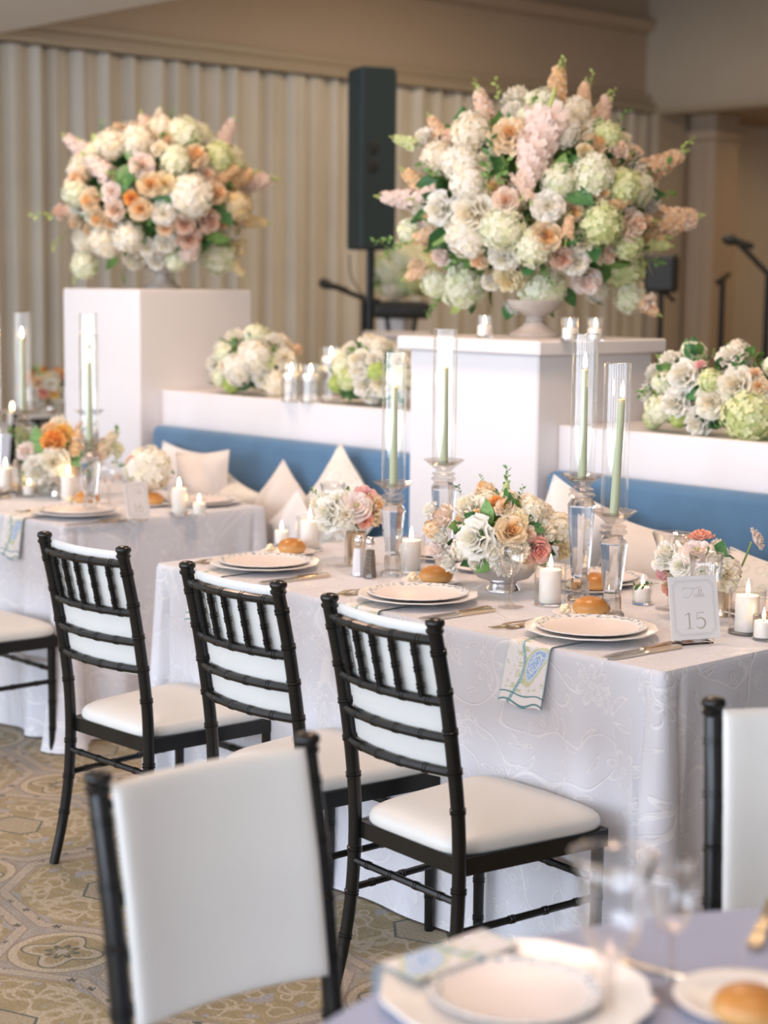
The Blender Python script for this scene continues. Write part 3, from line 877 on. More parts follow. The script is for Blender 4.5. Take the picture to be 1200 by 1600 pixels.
chair((-5.22, 2.655, 0), .02, 'cream-seated chair cut off by left edge at table 16')
# foreground pair, facing the round table
chair((-1.905, 1.443, 0), -PI/2-.067, 'blurred foreground chair showing its full cream back pad from the front')
chair((-1.548, 2.352, 0), -PI/2-.76, 'foreground chair cut off by the right edge with cream back pad')
chair((-7.93, 4.74, 0), PI/2, 'distant blurred black chair behind the candlesticks at far left')

# ================================================================== tableware
def m_charger():
    sc = lambda a, r: 1+.012*math.cos(a*12)*(r > .13)
    return MB().lathe([(0, .0), (.09, .0), (.10, .003), (.150, .011), (.156, .0135), (.155, .016), (.148, .0145), (.10, .007), (.09, .005), (0, .005)], 96, scallop=sc).mesh('charger_plate', M_china, 60)
def m_plate():
    return MB().lathe([(0, .0), (.075, .0), (.082, .003), (.126, .0115), (.131, .014), (.130, .016), (.124, .0145), (.110, .0105), (.104, .008), (0, .0075)], 64).mesh('dinner_plate', M_rim, 60)
def m_side():
    return MB().lathe([(0, .0), (.045, .0), (.052, .002), (.080, .0095), (.083, .012), (.081, .013), (.060, .007), (.05, .005), (0, .005)], 48).mesh('bread_plate', M_china, 60)
def m_roll(seed):
    r = random.Random(seed); mb = MB(); seg = 28; prof = []
    for k in range(12):
        a = PI*k/11
        prof.append((.045*math.sin(a)**.75*(1 if a < PI*.5 else .98), .0))
    n = 12; vs = []
    prof = [(0, 0), (.022, 0), (.036, .003), (.0435, .011), (.045, .019), (.042, .028), (.035, .036), (.025, .0415), (.012, .0445), (0, .0455)]
    ph = r.uniform(0, 6)
    mb.lathe(prof, seg, scallop=lambda a, q: 1+.05*math.cos(2*a+ph)+.02*math.cos(3*a+2*ph))
    return mb.mesh('bread_roll', M_bread, 180)
ME_CH, ME_PL, ME_SP = m_charger(), m_plate(), m_side()
ME_ROLL = [m_roll(k) for k in range(4)]
def m_butter():
    mb = MB()
    r = random.Random(4)
    for k in range(9):
        a = k*2.4; rr = .010*(1-k/12); c = Vector((rr*math.cos(a), rr*math.sin(a), .006+.0015*k))
        mb.lathe([(0, -.007), (.006, -.004), (.0075, 0), (.006, .004), (0, .006)], 8, M=Matrix.Translation(c))
    return mb.mesh('butter_curl', M_butter, 180)
ME_BUTTER = m_butter()
def m_fork():
    mb = MB(); w_ = .0055
    # handle as tapered flat bar, lying along +y, tines at +y end
    def flat(ptsw, t_):
        vs = []; fs = []
        for (x, y, z, hw) in ptsw:
            vs += [(x-hw, y, z), (x+hw, y, z), (x+hw*.8, y, z+t_), (x-hw*.8, y, z+t_)]
        for i in range(len(ptsw)-1):
            for k in range(4): fs.append((i*4+k, i*4+(k+1) % 4, i*4+4+(k+1) % 4, i*4+4+k))
        fs.append((3, 2, 1, 0)); e = 4*(len(ptsw)-1); fs.append((e, e+1, e+2, e+3))
        mb.add(vs, fs)
    flat([(0, -.095, .004, .005), (0, -.088, .004, .0085), (0, -.06, .004, .006), (0, -.01, .006, .0033), (0, .030, .008, .0032), (0, .042, .0075, .009), (0, .055, .005, .011), (0, .060, .0045, .011)], .0028)
    for k in range(4):
        x = (k-1.5)*.006
        flat([(x, .058, .0045, .0019), (x, .08, .004, .0016), (x, .103, .0065, .0009)], .0018)
    return mb.mesh('fork', M_gold, 40)
def m_knife():
    mb = MB()
    def flat(ptsw, t0, mi):
        vs = []; fs = []
        for (x, y, z, hw, th) in ptsw:
            vs += [(x-hw, y, z), (x+hw, y, z), (x+hw, y, z+th), (x-hw, y, z+th)]
        for i in range(len(ptsw)-1):
            for k in range(4): fs.append((i*4+k, i*4+(k+1) % 4, i*4+4+(k+1) % 4, i*4+4+k))
        fs.append((3, 2, 1, 0)); e = 4*(len(ptsw)-1); fs.append((e, e+1, e+2, e+3))
        mb.add(vs, fs, mi)
    flat([(0, -.115, .001, .005, .006), (0, -.108, .0005, .0095, .008), (0, -.06, .0005, .0075, .008), (0, -.012, .0005, .006, .007), (0, -.008, .0005, .0075, .008), (0, -.003, .0005, .006, .007)], 0, 0)
    flat([(0, -.004, .0015, .006, .003), (0, .02, .0015, .0085, .0022), (.001, .07, .0015, .0095, .002), (.002, .105, .0015, .007, .0018), (.005, .12, .0015, .001, .0015)], 0, 1)
    return mb.mesh('knife', [M_gold, M_silver], 40)
ME_FORK, ME_KNIFE = m_fork(), m_knife()

def napkin_mesh(w_, back, drop, up=0.0):
    # lies flat from y=+back to the table edge (y=0), then hangs down
    L = back+drop
    def fn(u, v):
        s = L*(1-v); x = (u-.5)*w_*(1-.10*(v < .5)*0)
        wav = .004*math.sin(u*7+.5)
        sc = .0045*math.sin(u*9)*(1-min(1, v/.08)) if v < .08 else 0
        d = s-back
        if d <= 0: return (x, -d, .0035+up*min(1, -d/.06))
        a = min(d/.012, PI/2) if d < .012*PI/2 else PI/2
        if d < .012*PI/2: return (x+.0*d, -.012*math.sin(d/.012)-.001, .0035-.012*(1-math.cos(d/.012)))
        h = d-.012*PI/2
        return (x-.12*h+.05*h*(u-.5), -.013-.010*(h/drop)-wav*(h/drop), -.0085-h+sc)
    mb = MB().grid(fn, 14, 40, 0, lambda u, v: (u, v*L/.155))
    # a thin second layer below gives the folded cloth its thickness
    g = MB().grid(lambda u, v: tuple(Vector(fn(u, v))+Vector((0, .0025 if (1-v)*L > back else 0, -.0025))), 14, 40, 0, lambda u, v: (u, v*L/.155))
    mb.add(g.v, [tuple(reversed(f)) for f in g.f], 0, None, [list(reversed(g.uv[i])) for i in range(len(g.f))])
    return mb.mesh('napkin', M_napkin, 180)
ME_NAP = napkin_mesh(.130, .17, .155)

def setting(px_, py_, face, where, roll_xy, seed, fork=True, knife=True, nap=None, butter=True, rollsize=1.0, ps=1.0):
    """plate stack at (px_,py_); 'face' = direction from plate to the diner"""
    c = Vector((px_, py_, TZ)); f = Vector((math.cos(face), math.sin(face), 0)); sd = Vector((-f.y, f.x, 0))
    rz = face+PI/2    # local -y toward the diner
    solo('charger_plate', ME_CH, 'large white scalloped charger plate '+where, 'plate', c+Vector((0, 0, .008 if nap else .0005)), (0, 0, rz), group='charger plates')
    solo('dinner_plate', ME_PL, 'blush-centred dinner plate with printed grey rim '+where, 'plate', c+Vector((0, 0, .0136 if nap else .0061)), (0, 0, rz), ps, group='dinner plates')
    if nap is not None:
        solo('napkin', ME_NAP, 'paisley napkin hanging over the edge '+where, 'napkin', (nap[0], nap[1], TZ), (0, 0, rz), group='printed napkins')
    if fork:
        for k, s in enumerate((.185, .213)):
            solo('fork', ME_FORK, ('inner' if k == 0 else 'outer')+' champagne metal fork '+where, 'fork', c+sd*(-s)+f*(.0+.02*k)+Vector((0, 0, -.0025)), (0, 0, rz+PI+.06), group='forks')
    if knife:
        for k, s in enumerate((.185, .212)):
            solo('knife', ME_KNIFE, ('inner' if k == 0 else 'outer')+' gold-handled table knife '+where, 'knife', c+sd*s+f*(.04+.015*k)+Vector((0, 0, .0005)), (0, 0, rz+PI-.05), group='table knives')
    if roll_xy is not None:
        b = Vector((roll_xy[0], roll_xy[1], TZ+.0005))
        solo('bread_plate', ME_SP, 'small white bread plate '+where, 'plate', b, group='bread plates')
        rr = _r.copy(); rr.z = 0; rr.normalize()
        solo('bread_roll', ME_ROLL[seed % 4], 'golden round bread roll '+where, 'bread', b+rr*.012+Vector((0, 0, .0055)), (0, 0, seed*1.3), rollsize, group='bread rolls')
        if butter: solo('butter_curl', ME_BUTTER, 'pale butter curl '+where, 'butter', b-rr*.052+Vector((0, 0, .0095)), (0, 0, seed), group='butter curls')
S15 = -PI/2
setting(-2.69, 3.078, S15, 'at the place beside the number 15 card', (-2.862, 3.255), 0, nap=(-2.715, 2.906), fork=True)
setting(-3.275, 3.070, S15, 'at the middle place of table 15', (-3.452, 3.285), 1, nap=(-3.30, 2.906))
setting(-3.934, 3.085, S15, 'at the place farthest from the number 15 card', (-4.103, 3.305), 2, nap=(-3.96, 2.906))
N15 = PI/2
setting(-3.20, 3.66, N15, 'across table 15 behind the tall candlesticks', (-3.10, 3.54), 3, fork=False, knife=False)
setting(-3.78, 3.66, N15, 'across table 15 behind the silver flower bowl', (-3.53, 3.56), 1, fork=False, knife=False, butter=False)
setting(-2.58, 3.66, N15, 'across table 15 near its right end', (-2.45, 3.46), 2, fork=False, knife=False, butter=False)
setting(-5.245, 3.285, S15, 'at the near place of table 16', (-5.50, 3.47), 1, nap=(-5.36, 3.108))
setting(-6.05, 3.30, S15, 'at the left-edge place of table 16', (-5.98, 3.52), 2, fork=False)
setting(-5.27, 3.82, N15, 'across table 16 beside the hydrangea', (-5.33, 3.64), 3, fork=False, knife=False, butter=False)
# foreground setting on the round table
FF = PI
setting(-1.330, 1.408, FF, 'in the blurred foreground', None, 0, fork=False, knife=False, ps=.76)
bp = at_z(1165, 1572, TZ)
solo('bread_plate', ME_SP, 'white bread plate in the lower right corner of the foreground table', 'plate', bp, group='bread plates')
solo('bread_roll', ME_ROLL[1], 'blurred golden bread roll in the lower right corner', 'bread', at_z(1172, 1580, TZ+.02)-Vector((0, 0, .012)), (0, 0, .8), .92, group='bread rolls')
c = at_z(1022, 1522, TZ)
solo('fork', ME_FORK, 'blurred fork beside the foreground goblet', 'fork', (c.x, c.y, TZ-.002), (0, 0, PI/2+.35), group='forks')
c = at_z(1196, 1440, TZ)
solo('knife', ME_KNIFE, 'blurred knife at the right edge of the foreground table', 'knife', (c.x, c.y, TZ+.001), (0, 0, .5), group='table knives')
# napkin lying over the charger and drooping past the table edge in the foreground
solo('napkin', napkin_mesh(.175, .062, .085), 'blue printed napkin drooping off the edge of the foreground table', 'napkin', (-1.478, 1.420, TZ+.0155), (0, 0, FF+PI/2), group='printed napkins')

# ------------------------------------------------------------------ glasses
def shell(prof, thick, seg=32, mi=0):
    """double-walled lathe from an outer profile (bottom to rim)"""
    return prof
def m_goblet(h, rb, rt, stem, foot):
    bowl = MB().lathe([(.004, stem), (rb*.55, stem+.006), (rb*.92, stem+.028), (rb, stem+.05), (rb*1.02, (stem+.05+h)/2), (rt, h), (rt-.0012, h), (rb*1.0-.001, (stem+.05+h)/2), (rb-.002, stem+.05), (rb*.9-.001, stem+.030), (rb*.5, stem+.010), (0, stem+.007)], 36).mesh('goblet_bowl', M_goblet, 180)
    st = MB().lathe([(0, 0), (foot, 0), (foot, .002), (foot*.5, .005), (.006, .011), (.0045, stem*.5), (.006, stem*.8), (.004, stem+.001)], 24).mesh('goblet_stem', M_cut, 60)
    rim = MB().lathe([(rt+.0004, h-.001), (rt+.0006, h), (rt, h+.0006), (rt-.0014, h), (rt-.0012, h-.001)], 36).mesh('goblet_rim', M_glassrim, 180)
    return bowl, st, rim
GOB_W = m_goblet(.185, .036, .041, .075, .036)     # water goblet
GOB_V = m_goblet(.165, .030, .027, .080, .033)     # wine glass
GOB_B = m_goblet(.195, .036, .050, .070, .037)
def goblet(kind, loc, lab, s=1.0):
    t = thing('goblet', lab, 'glass', loc, 0, 'stemmed glasses'); t.scale = (s,)*3
    put('stem', kind[1], t); o = put('bowl', kind[0], t); put('rim', kind[2], o)
def gz(px, py): c = at_z(px, py, TZ); return (c.x, c.y, TZ+.001)
goblet(GOB_V, gz(798, 949), 'clear wine glass standing before the silver bowl of flowers')
goblet(GOB_V, gz(541, 884), 'clear wine glass beside the salt and pepper shakers')
goblet(GOB_B, gz(1046, 952), 'tall flared water goblet against the blue banquette')
goblet(GOB_W, gz(1100, 985), 'clear goblet directly behind the number 15 card')
goblet(GOB_V, gz(1068, 930), 'slim goblet overlapping the flared water goblet')
goblet(GOB_W, gz(520, 846), 'goblet behind the pink ranunculus cup on table 15')
goblet(GOB_V, gz(170, 790), 'wine glass beside the number 16 card', .95)
goblet(GOB_W, gz(60, 768), 'goblet among the flowers on table 16', .9)
c = at_z(952, 1592, TZ); goblet(GOB_B, (c.x, c.y, TZ+.001), 'large blurred water goblet on the foreground table', .98)
c = at_z(1000, 1560, TZ); goblet(GOB_V, (c.x+.02, c.y+.03, TZ+.001), 'second blurred glass half hidden behind the foreground goblet', .95)

# ------------------------------------------------------------------ candles
def m_flame():
    return MB().lathe([(0, 0), (.0034, .003), (.0052, .009), (.0050, .015), (.0034, .023), (.0014, .031), (0, .037)], 12).mesh('flame', M_flame, 180)
ME_FLAME = m_flame()
ME_WICK = MB().tube([(0, 0, 0), (.0003, 0, .006), (.0012, 0, .010)], .0008, 5).mesh('wick', M_wick)
def candle(name, r, h, m, loc, lab, group, fs=1.0, taper=1.0, lean=(0, 0)):
    t = thing(name, lab, 'candle', loc, 0, group)
    if lean != (0, 0): t.rotation_euler = (lean[0], lean[1], 0)
    prof = [(0, 0), (r*.97, 0), (r, .002), (r*taper, h-.003), (r*taper*.94, h), (r*taper*.6, h-.002), (0, h-.003)]
    key = ('wax', r, round(h, 3), m.name, taper)
    if key not in MATS: MATS[key] = MB().lathe(prof, 24).mesh('wax_body', m, 60)
    put('wax_body', MATS[key], t)
    put('wick', ME_WICK, t, (0, 0, h-.003))
    put('flame', ME_FLAME, t, (.0008, 0, h+.003), (0, 0, 0), fs)
def m_cyl(r, h, base=.006):
    return MB().lathe([(0, 0), (r, 0), (r, h), (r-.0018, h), (r-.0018, base), (0, base)], 40).mesh('glass_cylinder', M_glass, 60), \
        MB().lathe([(r+.0003, h-.0012), (r+.0005, h), (r-.001, h+.0006), (r-.0022, h), (r-.0020, h-.0012)], 40).mesh('rim', M_glassrim, 180), \
        MB().lathe([(0, .0005), (r-.0004, .0005), (r-.0002, base), (0, base)], 40).mesh('glass_base', M_crystal, 60)
CYL = {}
def glass_cyl(loc, r, h, lab, group, base=.006):
    k = (r, h)
    if k not in CYL: CYL[k] = m_cyl(r, h, base)
    t = thing('glass_cylinder', lab, 'glass', loc, 0, group)
    o = put('wall', CYL[k][0], t); put('rim', CYL[k][1], o); put('base', CYL[k][2], t)
def pillar(px, py, where, r=.0285, h=.085, gr=.041, gh=.105, z=TZ):
    c = at_z(px, py, z); L = (c.x, c.y, z+.001)
    glass_cyl(L, gr, gh, 'short glass cylinder around the pillar candle '+where, 'candle cylinders')
    candle('pillar_candle', r, h, M_wax, (c.x, c.y, z+.0075), 'lit ivory pillar candle '+where, 'pillar candles')
def votive(px, py, where, z=TZ, s=1.0):
    c = at_z(px, py, z); L = (c.x, c.y, z+.001)
    glass_cyl(L, .0255*s, .058*s, 'tiny clear votive cup '+where, 'votive cups')
    candle('votive_candle', .022*s, .038*s, M_wax, (c.x, c.y, z+.0075), 'small lit votive candle '+where, 'votive candles', .8)
pillar(859, 945, 'beside the wine glass before the silver flower bowl')
pillar(642, 894, 'between the crystal candlestick and the flower bowl')
pillar(484, 860, 'behind the leftmost bread roll of table 15')
pillar(1166, 990, 'right of the number 15 card', gr=.044)
votive(1003, 944, 'between the crystal candlesticks and the number 15 card')
votive(1192, 1000, 'cut by the right edge beside a pillar candle')
votive(440, 852, 'at the left end of table 15')
pillar(280, 804, 'near the right end of the left table', r=.027, h=.085, gr=.040)
votive(311, 806, 'next to the pillar candle on table 16')
pillar(107, 782, 'left of the chrome candlestick on table 16', r=.027)
pillar(9, 768, 'at the left picture edge on table 16', r=.027)
votive(45, 776, 'among the plates on table 16')

# crystal candlesticks with tapers and glass tubes
def crystal_parts(h):
    rot = PI/8
    base = MB().lathe([(0, 0), (.031, 0), (.033, .004), (.033, .010), (.025, .016), (.024, .052), (.020, .060), (0, .060)], 8, rot=rot).mesh('crystal_base', M_col, None)
    col = MB().lathe([(0, .0605), (.019, .0605), (.0235, .068), (.0355, h-.083), (.0365, h-.078), (.027, h-.062), (0, h-.062)], 8, rot=rot).mesh('crystal_column', M_col, None)
    collar = MB().lathe([(0, h-.0615), (.026, h-.0615), (.035, h-.055), (.035, h-.050), (.027, h-.045), (.033, h-.040), (.033, h-.037), (.022, h-.032), (0, h-.032)], 12).mesh('crystal_collar', M_cut, None)
    dish = MB().lathe([(0, h-.0315), (.020, h-.0315), (.032, h-.020), (.057, h-.001), (.059, h+.001), (.055, h+.001), (.030, h-.014), (.018, h-.018), (.0, h-.018)], 12).mesh('crystal_dish', M_cut, None)
    return base, col, collar, dish
CRY = {.265: crystal_parts(.265), .330: crystal_parts(.330)}
def candlestick(px, py, h, where, wax=.275, tl=.375, lean=(0, 0), pos=None):
    c = at_z(px, py, TZ) if pos is None else Vector(pos)
    L = (c.x, c.y, TZ+.001)
    t = thing('candlestick', 'faceted crystal candlestick '+where, 'candlestick', L, rnd.uniform(0, .6), 'crystal candlesticks')
    for n_, me in zip(('base', 'column', 'collar', 'dish'), CRY[h]): put(n_, me, t)
    zt = TZ+.001+h
    glass_cyl((c.x, c.y, zt-.013), .0335, tl, 'tall narrow glass tube '+where, 'tall glass tubes', .002)
    candle('taper_candle', .0115, wax, M_sage, (c.x, c.y, zt-.0095), 'lit sage green taper candle '+where, 'sage taper candles', 1.15, .78, lean)
candlestick(613, 900, .265, 'leftmost of the four on table 15', .275)
candlestick(691, 902, .330, 'second from left, behind the flower bowl', .265)
candlestick(905, 939, .330, 'third from left, right of the bowl, tall', .280, lean=(0, 0))
candlestick(955, 964, .265, 'rightmost of the four on table 15', .285, lean=(-.02, .035))
candlestick(141, 803, .265, 'nearest on table 16, before the white pedestal', .275)
candlestick(141, 777, .330, 'farther one on table 16 before the white pedestal', .26)
candlestick(38, 775, .330, 'left one on table 16 before the drape', .275)
candlestick(-10, 780, .330, 'cut by the left picture edge on table 16', .27)

# ------------------------------------------------------------------ shakers, cups, bowl
def shaker(px, py, m, lab):
    c = at_z(px, py, TZ)
    t = thing('shaker', lab, 'shaker', (c.x, c.y, TZ+.0005), .3, 'salt and pepper shakers')
    put('glass_body', MB().lathe([(.0205, 0), (.0215, .003), (.0195, .012), (.0135, .088), (.0128, .094)], 8).mesh('shaker_glass', M_glass, None), t)
    put('filling', MB().lathe([(0, .0015), (.0185, .0015), (.0180, .012), (.0130, .078), (0, .080)], 8).mesh('shaker_fill', m, None), t)
    put('cap', MB().lathe([(0, .094), (.0132, .094), (.0138, .100), (.0130, .108), (.0085, .115), (0, .117)], 16).mesh('shaker_cap', M_chrome, 60), t)
shaker(560, 900, mat('salt', (.86, .85, .88), .6), 'glass salt shaker with white contents and chrome cap')
shaker(578, 903, mat('pepper', (.20, .17, .14), .9, var=.6, vscale=400), 'glass pepper shaker with grey contents and chrome cap')

def cup(px, py, lab, r=.034, h=.085, m=None):
    c = at_z(px, py, TZ)
    me = MB().lathe([(0, 0), (r*.82, 0), (r*.84, .003), (r*.80, .006), (r, h), (r+.0015, h+.001), (r-.002, h), (r*.78, .010), (0, .008)], 32).mesh('cup', m or M_silver, 60)
    solo('flower_cup', me, lab, 'vase', (c.x, c.y, TZ+.0005), group='metal flower cups')
    return Vector((c.x, c.y, TZ))
def bowl(px, py):
    c = at_z(px, py, TZ)
    t = thing('flower_bowl', 'round frosted silver bowl on a chrome foot filled with flowers', 'vase', (c.x, c.y, TZ+.0005))
    put('foot', MB().lathe([(0, 0), (.050, 0), (.050, .004), (.044, .008), (.040, .020), (.036, .026), (0, .026)], 40).mesh('bowl_foot', M_chrome, 60), t)
    put('body', MB().lathe([(0, .026), (.038, .026), (.070, .036), (.088, .056), (.094, .078), (.092, .092), (.089, .092), (.088, .076), (.08, .058), (.06, .042), (0, .038)], 48).mesh('bowl_body', mat('frosted_silver', (.72, .68, .64), .32, .85), 60), t)
    return Vector((c.x, c.y, TZ))
BOWL = bowl(786, 922)

# ------------------------------------------------------------------ table number cards
def strokes(mb, lines, w_, z, mi):
    """flat ribbons; each line is a list of (x, y) or (x, y, width factor)"""
    for ln in lines:
        P = [Vector((p[0], p[1])) for p in ln]; W = [p[2] if len(p) > 2 else 1.0 for p in ln]
        vs = []
        for i, p in enumerate(P):
            t_ = (P[min(i+1, len(P)-1)]-P[max(i-1, 0)]).normalized(); n_ = Vector((-t_.y, t_.x))*w_*W[i]/2
            vs += [(p.x-n_.x, -z, p.y-n_.y), (p.x+n_.x, -z, p.y+n_.y)]
        mb.add(vs, [(2*i, 2*i+2, 2*i+3, 2*i+1) for i in range(len(P)-1)], mi)
def arc(cx, cy, rx, ry, a0, a1, n=14, wf=None):
    out = []
    for k in range(n+1):
        a = math.radians(a0+(a1-a0)*k/n)
        out.append((cx+rx*math.cos(a), cy+ry*math.sin(a))+((wf(k/n),) if wf else ()))
    return out
DIG = {
    '1': [[(-.006, .030, .4), (.004, .0345, 1.2)], [(.004, .0345, 1.5), (.004, 0, 1.5)], [(-.004, 0, .5), (.012, 0, .5)]],
    '5': [[(-.006, .034, .5), (.012, .0345, .6)], [(-.006, .034, .5), (-.0075, .0195, .5)], arc(.001, .011, .0125, .0115, 130, -140, 20, lambda f: .6+1.2*math.sin(PI*f))],
    '6': [arc(.012, .012, .022, .0235, 95, 180, 14, lambda f: .4+1.2*f), arc(.002, .0105, .012, .0105, 180, -180, 28, lambda f: .7+.8*abs(math.sin(PI*f*2)))],
}
def word_table():
    L = []
    L.append([(-.030, .000), (-.026, -.006), (-.016, -.005), (-.008, .004), (-.004, .014)])                   # T stem swash
    L.append([(-.034, .010), (-.030, .017), (-.016, .017), (-.004, .0145), (.012, .017), (.016, .019)])           # T bar
    a = arc(.001, -.002, .0035, .0035, 20, 360, 14); L.append(a+[(.006, -.005), (.008, -.003)])
    L.append([(.008, -.003), (.012, .010), (.0125, .014), (.0105, .012), (.009, -.003), (.011, -.0058), (.014, -.004), (.0135, .0), (.010, -.001)])
    L.append([(.014, -.003), (.018, .010), (.0185, .014), (.0165, .011), (.0155, -.003), (.017, -.0055), (.020, -.002)])
    L.append([(.0195, -.003), (.0235, .0), (.0220, .0025), (.0200, -.001), (.0215, -.0055), (.026, -.003)])
    return L
def card(px0, py0, px1, py1, w_, h_, num, lab):
    a = at_z(px0, py0, TZ+.012); b = at_z(px1, py1, TZ+.012); mid = (a+b)/2
    rz = math.atan2(b.y-a.y, b.x-a.x)
    t = thing('table_number_card', lab, 'sign', (mid.x, mid.y, TZ), rz, 'table number cards')
    T = Matrix.Translation((0, 0, .012)) @ Matrix.Rotation(-.20, 4, 'X')
    o = put('card', MB().box((-w_/2, -.0008, 0), (w_/2, .0008, h_)).mesh('card', M_card), t, M=T)
    k = w_/.13
    mb = MB(); i = .010*k; r_ = .009*k; x = w_/2-i; y0, y1 = i, h_-i
    for off in (0, .0035*k):
        xx = x-off; a0, a1 = y0+off, y1-off
        strokes(mb, [[(-xx+r_, a0), (xx-r_, a0)], arc(xx, a0, r_, r_, 180, 90, 6), [(xx, a0+r_), (xx, a1-r_)], arc(xx, a1, r_, r_, 270, 180, 6), [(xx-r_, a1), (-xx+r_, a1)], arc(-xx, a1, r_, r_, 0, -90, 6), [(-xx, a1-r_), (-xx, a0+r_)], arc(-xx, a0, r_, r_, 90, 0, 6)], .0010, .0011, 0)
    put('border', mb.mesh('card_border', mat('pale_grey_ink', (.62, .62, .60), .6), None), o)
    mb = MB()
    for q, dgt in enumerate(num):
        strokes(mb, [[((p[0]*1.05+(-.020, .012)[q])*k, (p[1]*1.05+.026)*k)+tuple(p[2:]) for p in ln] for ln in DIG[dgt]], .0026*k, .0012, 0)
    put('number', mb.mesh('card_number', M_ink, None), o)
    mb = MB()
    strokes(mb, [[((p[0]*1.0+.004)*k, (p[1]*1.0)*k+h_*.70) for p in ln] for ln in word_table()], .0010*k, .0012, 0)
    put('lettering', mb.mesh('card_lettering', M_ink, None), o)
    st = MB().box((-w_*.32, -.008, 0), (w_*.32, .030, .006), 0, .001)
    st.box((-w_*.32, -.008, .006), (w_*.32, -.004, .013), 0, .0005)
    put('stand', st.mesh('card_stand', M_crystal, 30), t)
card(1046, 1002, 1130, 996, .128, .146, '15', 'square white card reading Table 15 on an acrylic stand')
card(193, 812, 243, 806, .100, .122, '16', 'white card with rounded frame reading number 16')

# ================================================================== flowers
def petal_ring(mb, n, a0, Rb, Rt, z0, z1, half, flare, mi, rng, nu=4, nv=4, jit=.06, ruff=.0):
    for k in range(n):
        az = a0+2*PI*k/n+rng.uniform(-.15, .15); js = 1+rng.uniform(-jit, jit); dz = rng.uniform(-jit, jit)*(z1-z0); ph = rng.uniform(0, 6)
        def fn(u, v):
            s = 2*u-1; sh = (1-abs(s)**2.6*v**2*.55)
            w_ = half*(.45+.75*math.sin(PI*(.18+.62*v)))
            R = Rb+(Rt*js-Rb)*v**.75+flare*max(0, v-.65)**2*6
            R *= 1-.10*(1-s*s)*0+.05*s*s*(1-v)
            R += ruff*math.sin(s*6+ph)*v
            z = z0+(z1+dz-z0)*(v**1.0)*sh-flare*max(0, v-.72)**2*5
            a = az+s*w_
            return (R*math.cos(a), R*math.sin(a), z)
        mb.grid(fn, nu, nv, mi)
def m_rose(cols, seed, full=6):
    rng = random.Random(seed); mb = MB()
    L = [(3, .03, .10, .30, .95, 1.25, 0), (3, .05, .22, .12, 1.0, 1.1, .02), (4, .08, .36, -.05, .98, .85, .05), (5, .12, .53, -.2, .88, .72, .10), (5, .15, .72, -.35, .70, .70, .16), (6, .18, .90, -.45, .42, .62, .22)][:full]
    for j, (n, Rb, Rt, z0, z1, hf, flr) in enumerate(L):
        petal_ring(mb, n, j*.9, Rb, Rt, z0, z1, hf, flr*.5, 0 if j >= 3 else 1, rng)
    mb.lathe([(0, -.6), (.12, -.55), (.16, -.4), (.10, -.3)], 6, 2)
    return mb.mesh('rose', cols+[M_green], 180)
def m_peony(cols, seed):
    rng = random.Random(seed); mb = MB()
    L = [(5, .02, .12, .2, .72, .8, 0), (6, .05, .26, .1, .80, .6, .04), (7, .08, .42, 0, .80, .52, .1), (8, .1, .60, -.1, .66, .46, .16), (8, .14, .78, -.25, .42, .46, .2), (9, .16, .95, -.35, .12, .44, .2)]
    for j, (n, Rb, Rt, z0, z1, hf, flr) in enumerate(L):
        petal_ring(mb, n, j*.7, Rb, Rt, z0, z1, hf, flr*.5, 0 if j >= 2 else 1, rng, 4, 4, .14, .03)
    return mb.mesh('peony', cols, 180)
def m_ranunculus(cols, seed):
    rng = random.Random(seed); mb = MB()
    L = [(5, .02, .16, .3, .52, .8, -.06), (6, .08, .34, .2, .56, .7, -.06), (7, .12, .54, .05, .52, .6, -.05), (8, .16, .76, -.1, .42, .52, .0), (9, .2, .98, -.2, .22, .46, .04)]
    for j, (n, Rb, Rt, z0, z1, hf, flr) in enumerate(L):
        petal_ring(mb, n, j*.5, Rb, Rt, z0, z1, hf, flr*.5, 0 if j >= 2 else 1, rng, 3, 4, .07)
    mb.lathe([(.10, .34), (.12, .46), (.06, .52), (0, .53)], 8, 2)
    return mb.mesh('ranunculus', cols+[M_green3], 180)
def floret(mb, c, nrm, r, mi, rng, n=4, mid=None):
    q = Vector(nrm).to_track_quat('Z', 'Y').to_matrix().to_4x4(); M = Matrix.Translation(c) @ q @ Matrix.Rotation(rng.uniform(0, 6.28), 4, 'Z')
    for k in range(n):
        a = 2*PI*k/n; w_ = PI/n*.92; t_ = rng.uniform(.0, .28)
        ca = lambda x: math.cos(a+x); sa = lambda x: math.sin(a+x)
        vs = [(0, 0, 0), (.62*r*ca(-w_), .62*r*sa(-w_), .10*r+t_*r*.4), (r*ca(-w_*.45), r*sa(-w_*.45), t_*r), (r*ca(w_*.45), r*sa(w_*.45), t_*r*.8), (.62*r*ca(w_), .62*r*sa(w_), .02*r+t_*r*.4)]
        mb.add(vs, [(0, 1, 2, 3, 4)], mi, M)
def m_hydrangea(cols, seed, n=86):
    rng = random.Random(seed); mb = MB()
    mb.lathe([(0, -.80), (.5, -.66), (.80, -.25), (.86, .15), (.66, .60), (.35, .80), (0, .86)], 12, 1)
    for k in range(n):
        z = 1-1.62*(k+.5)/n; a = k*2.39996+rng.uniform(-.2, .2); s = math.sqrt(max(0, 1-z*z))
        nrm = Vector((s*math.cos(a), s*math.sin(a), z)); c = nrm*rng.uniform(.90, 1.02)
        floret(mb, c, nrm+Vector((rng.uniform(-.3, .3), rng.uniform(-.3, .3), rng.uniform(-.3, .3))), rng.uniform(.19, .25), 0 if rng.random() < .8 else 1, rng)
    return mb.mesh('hydrangea', cols, 50)
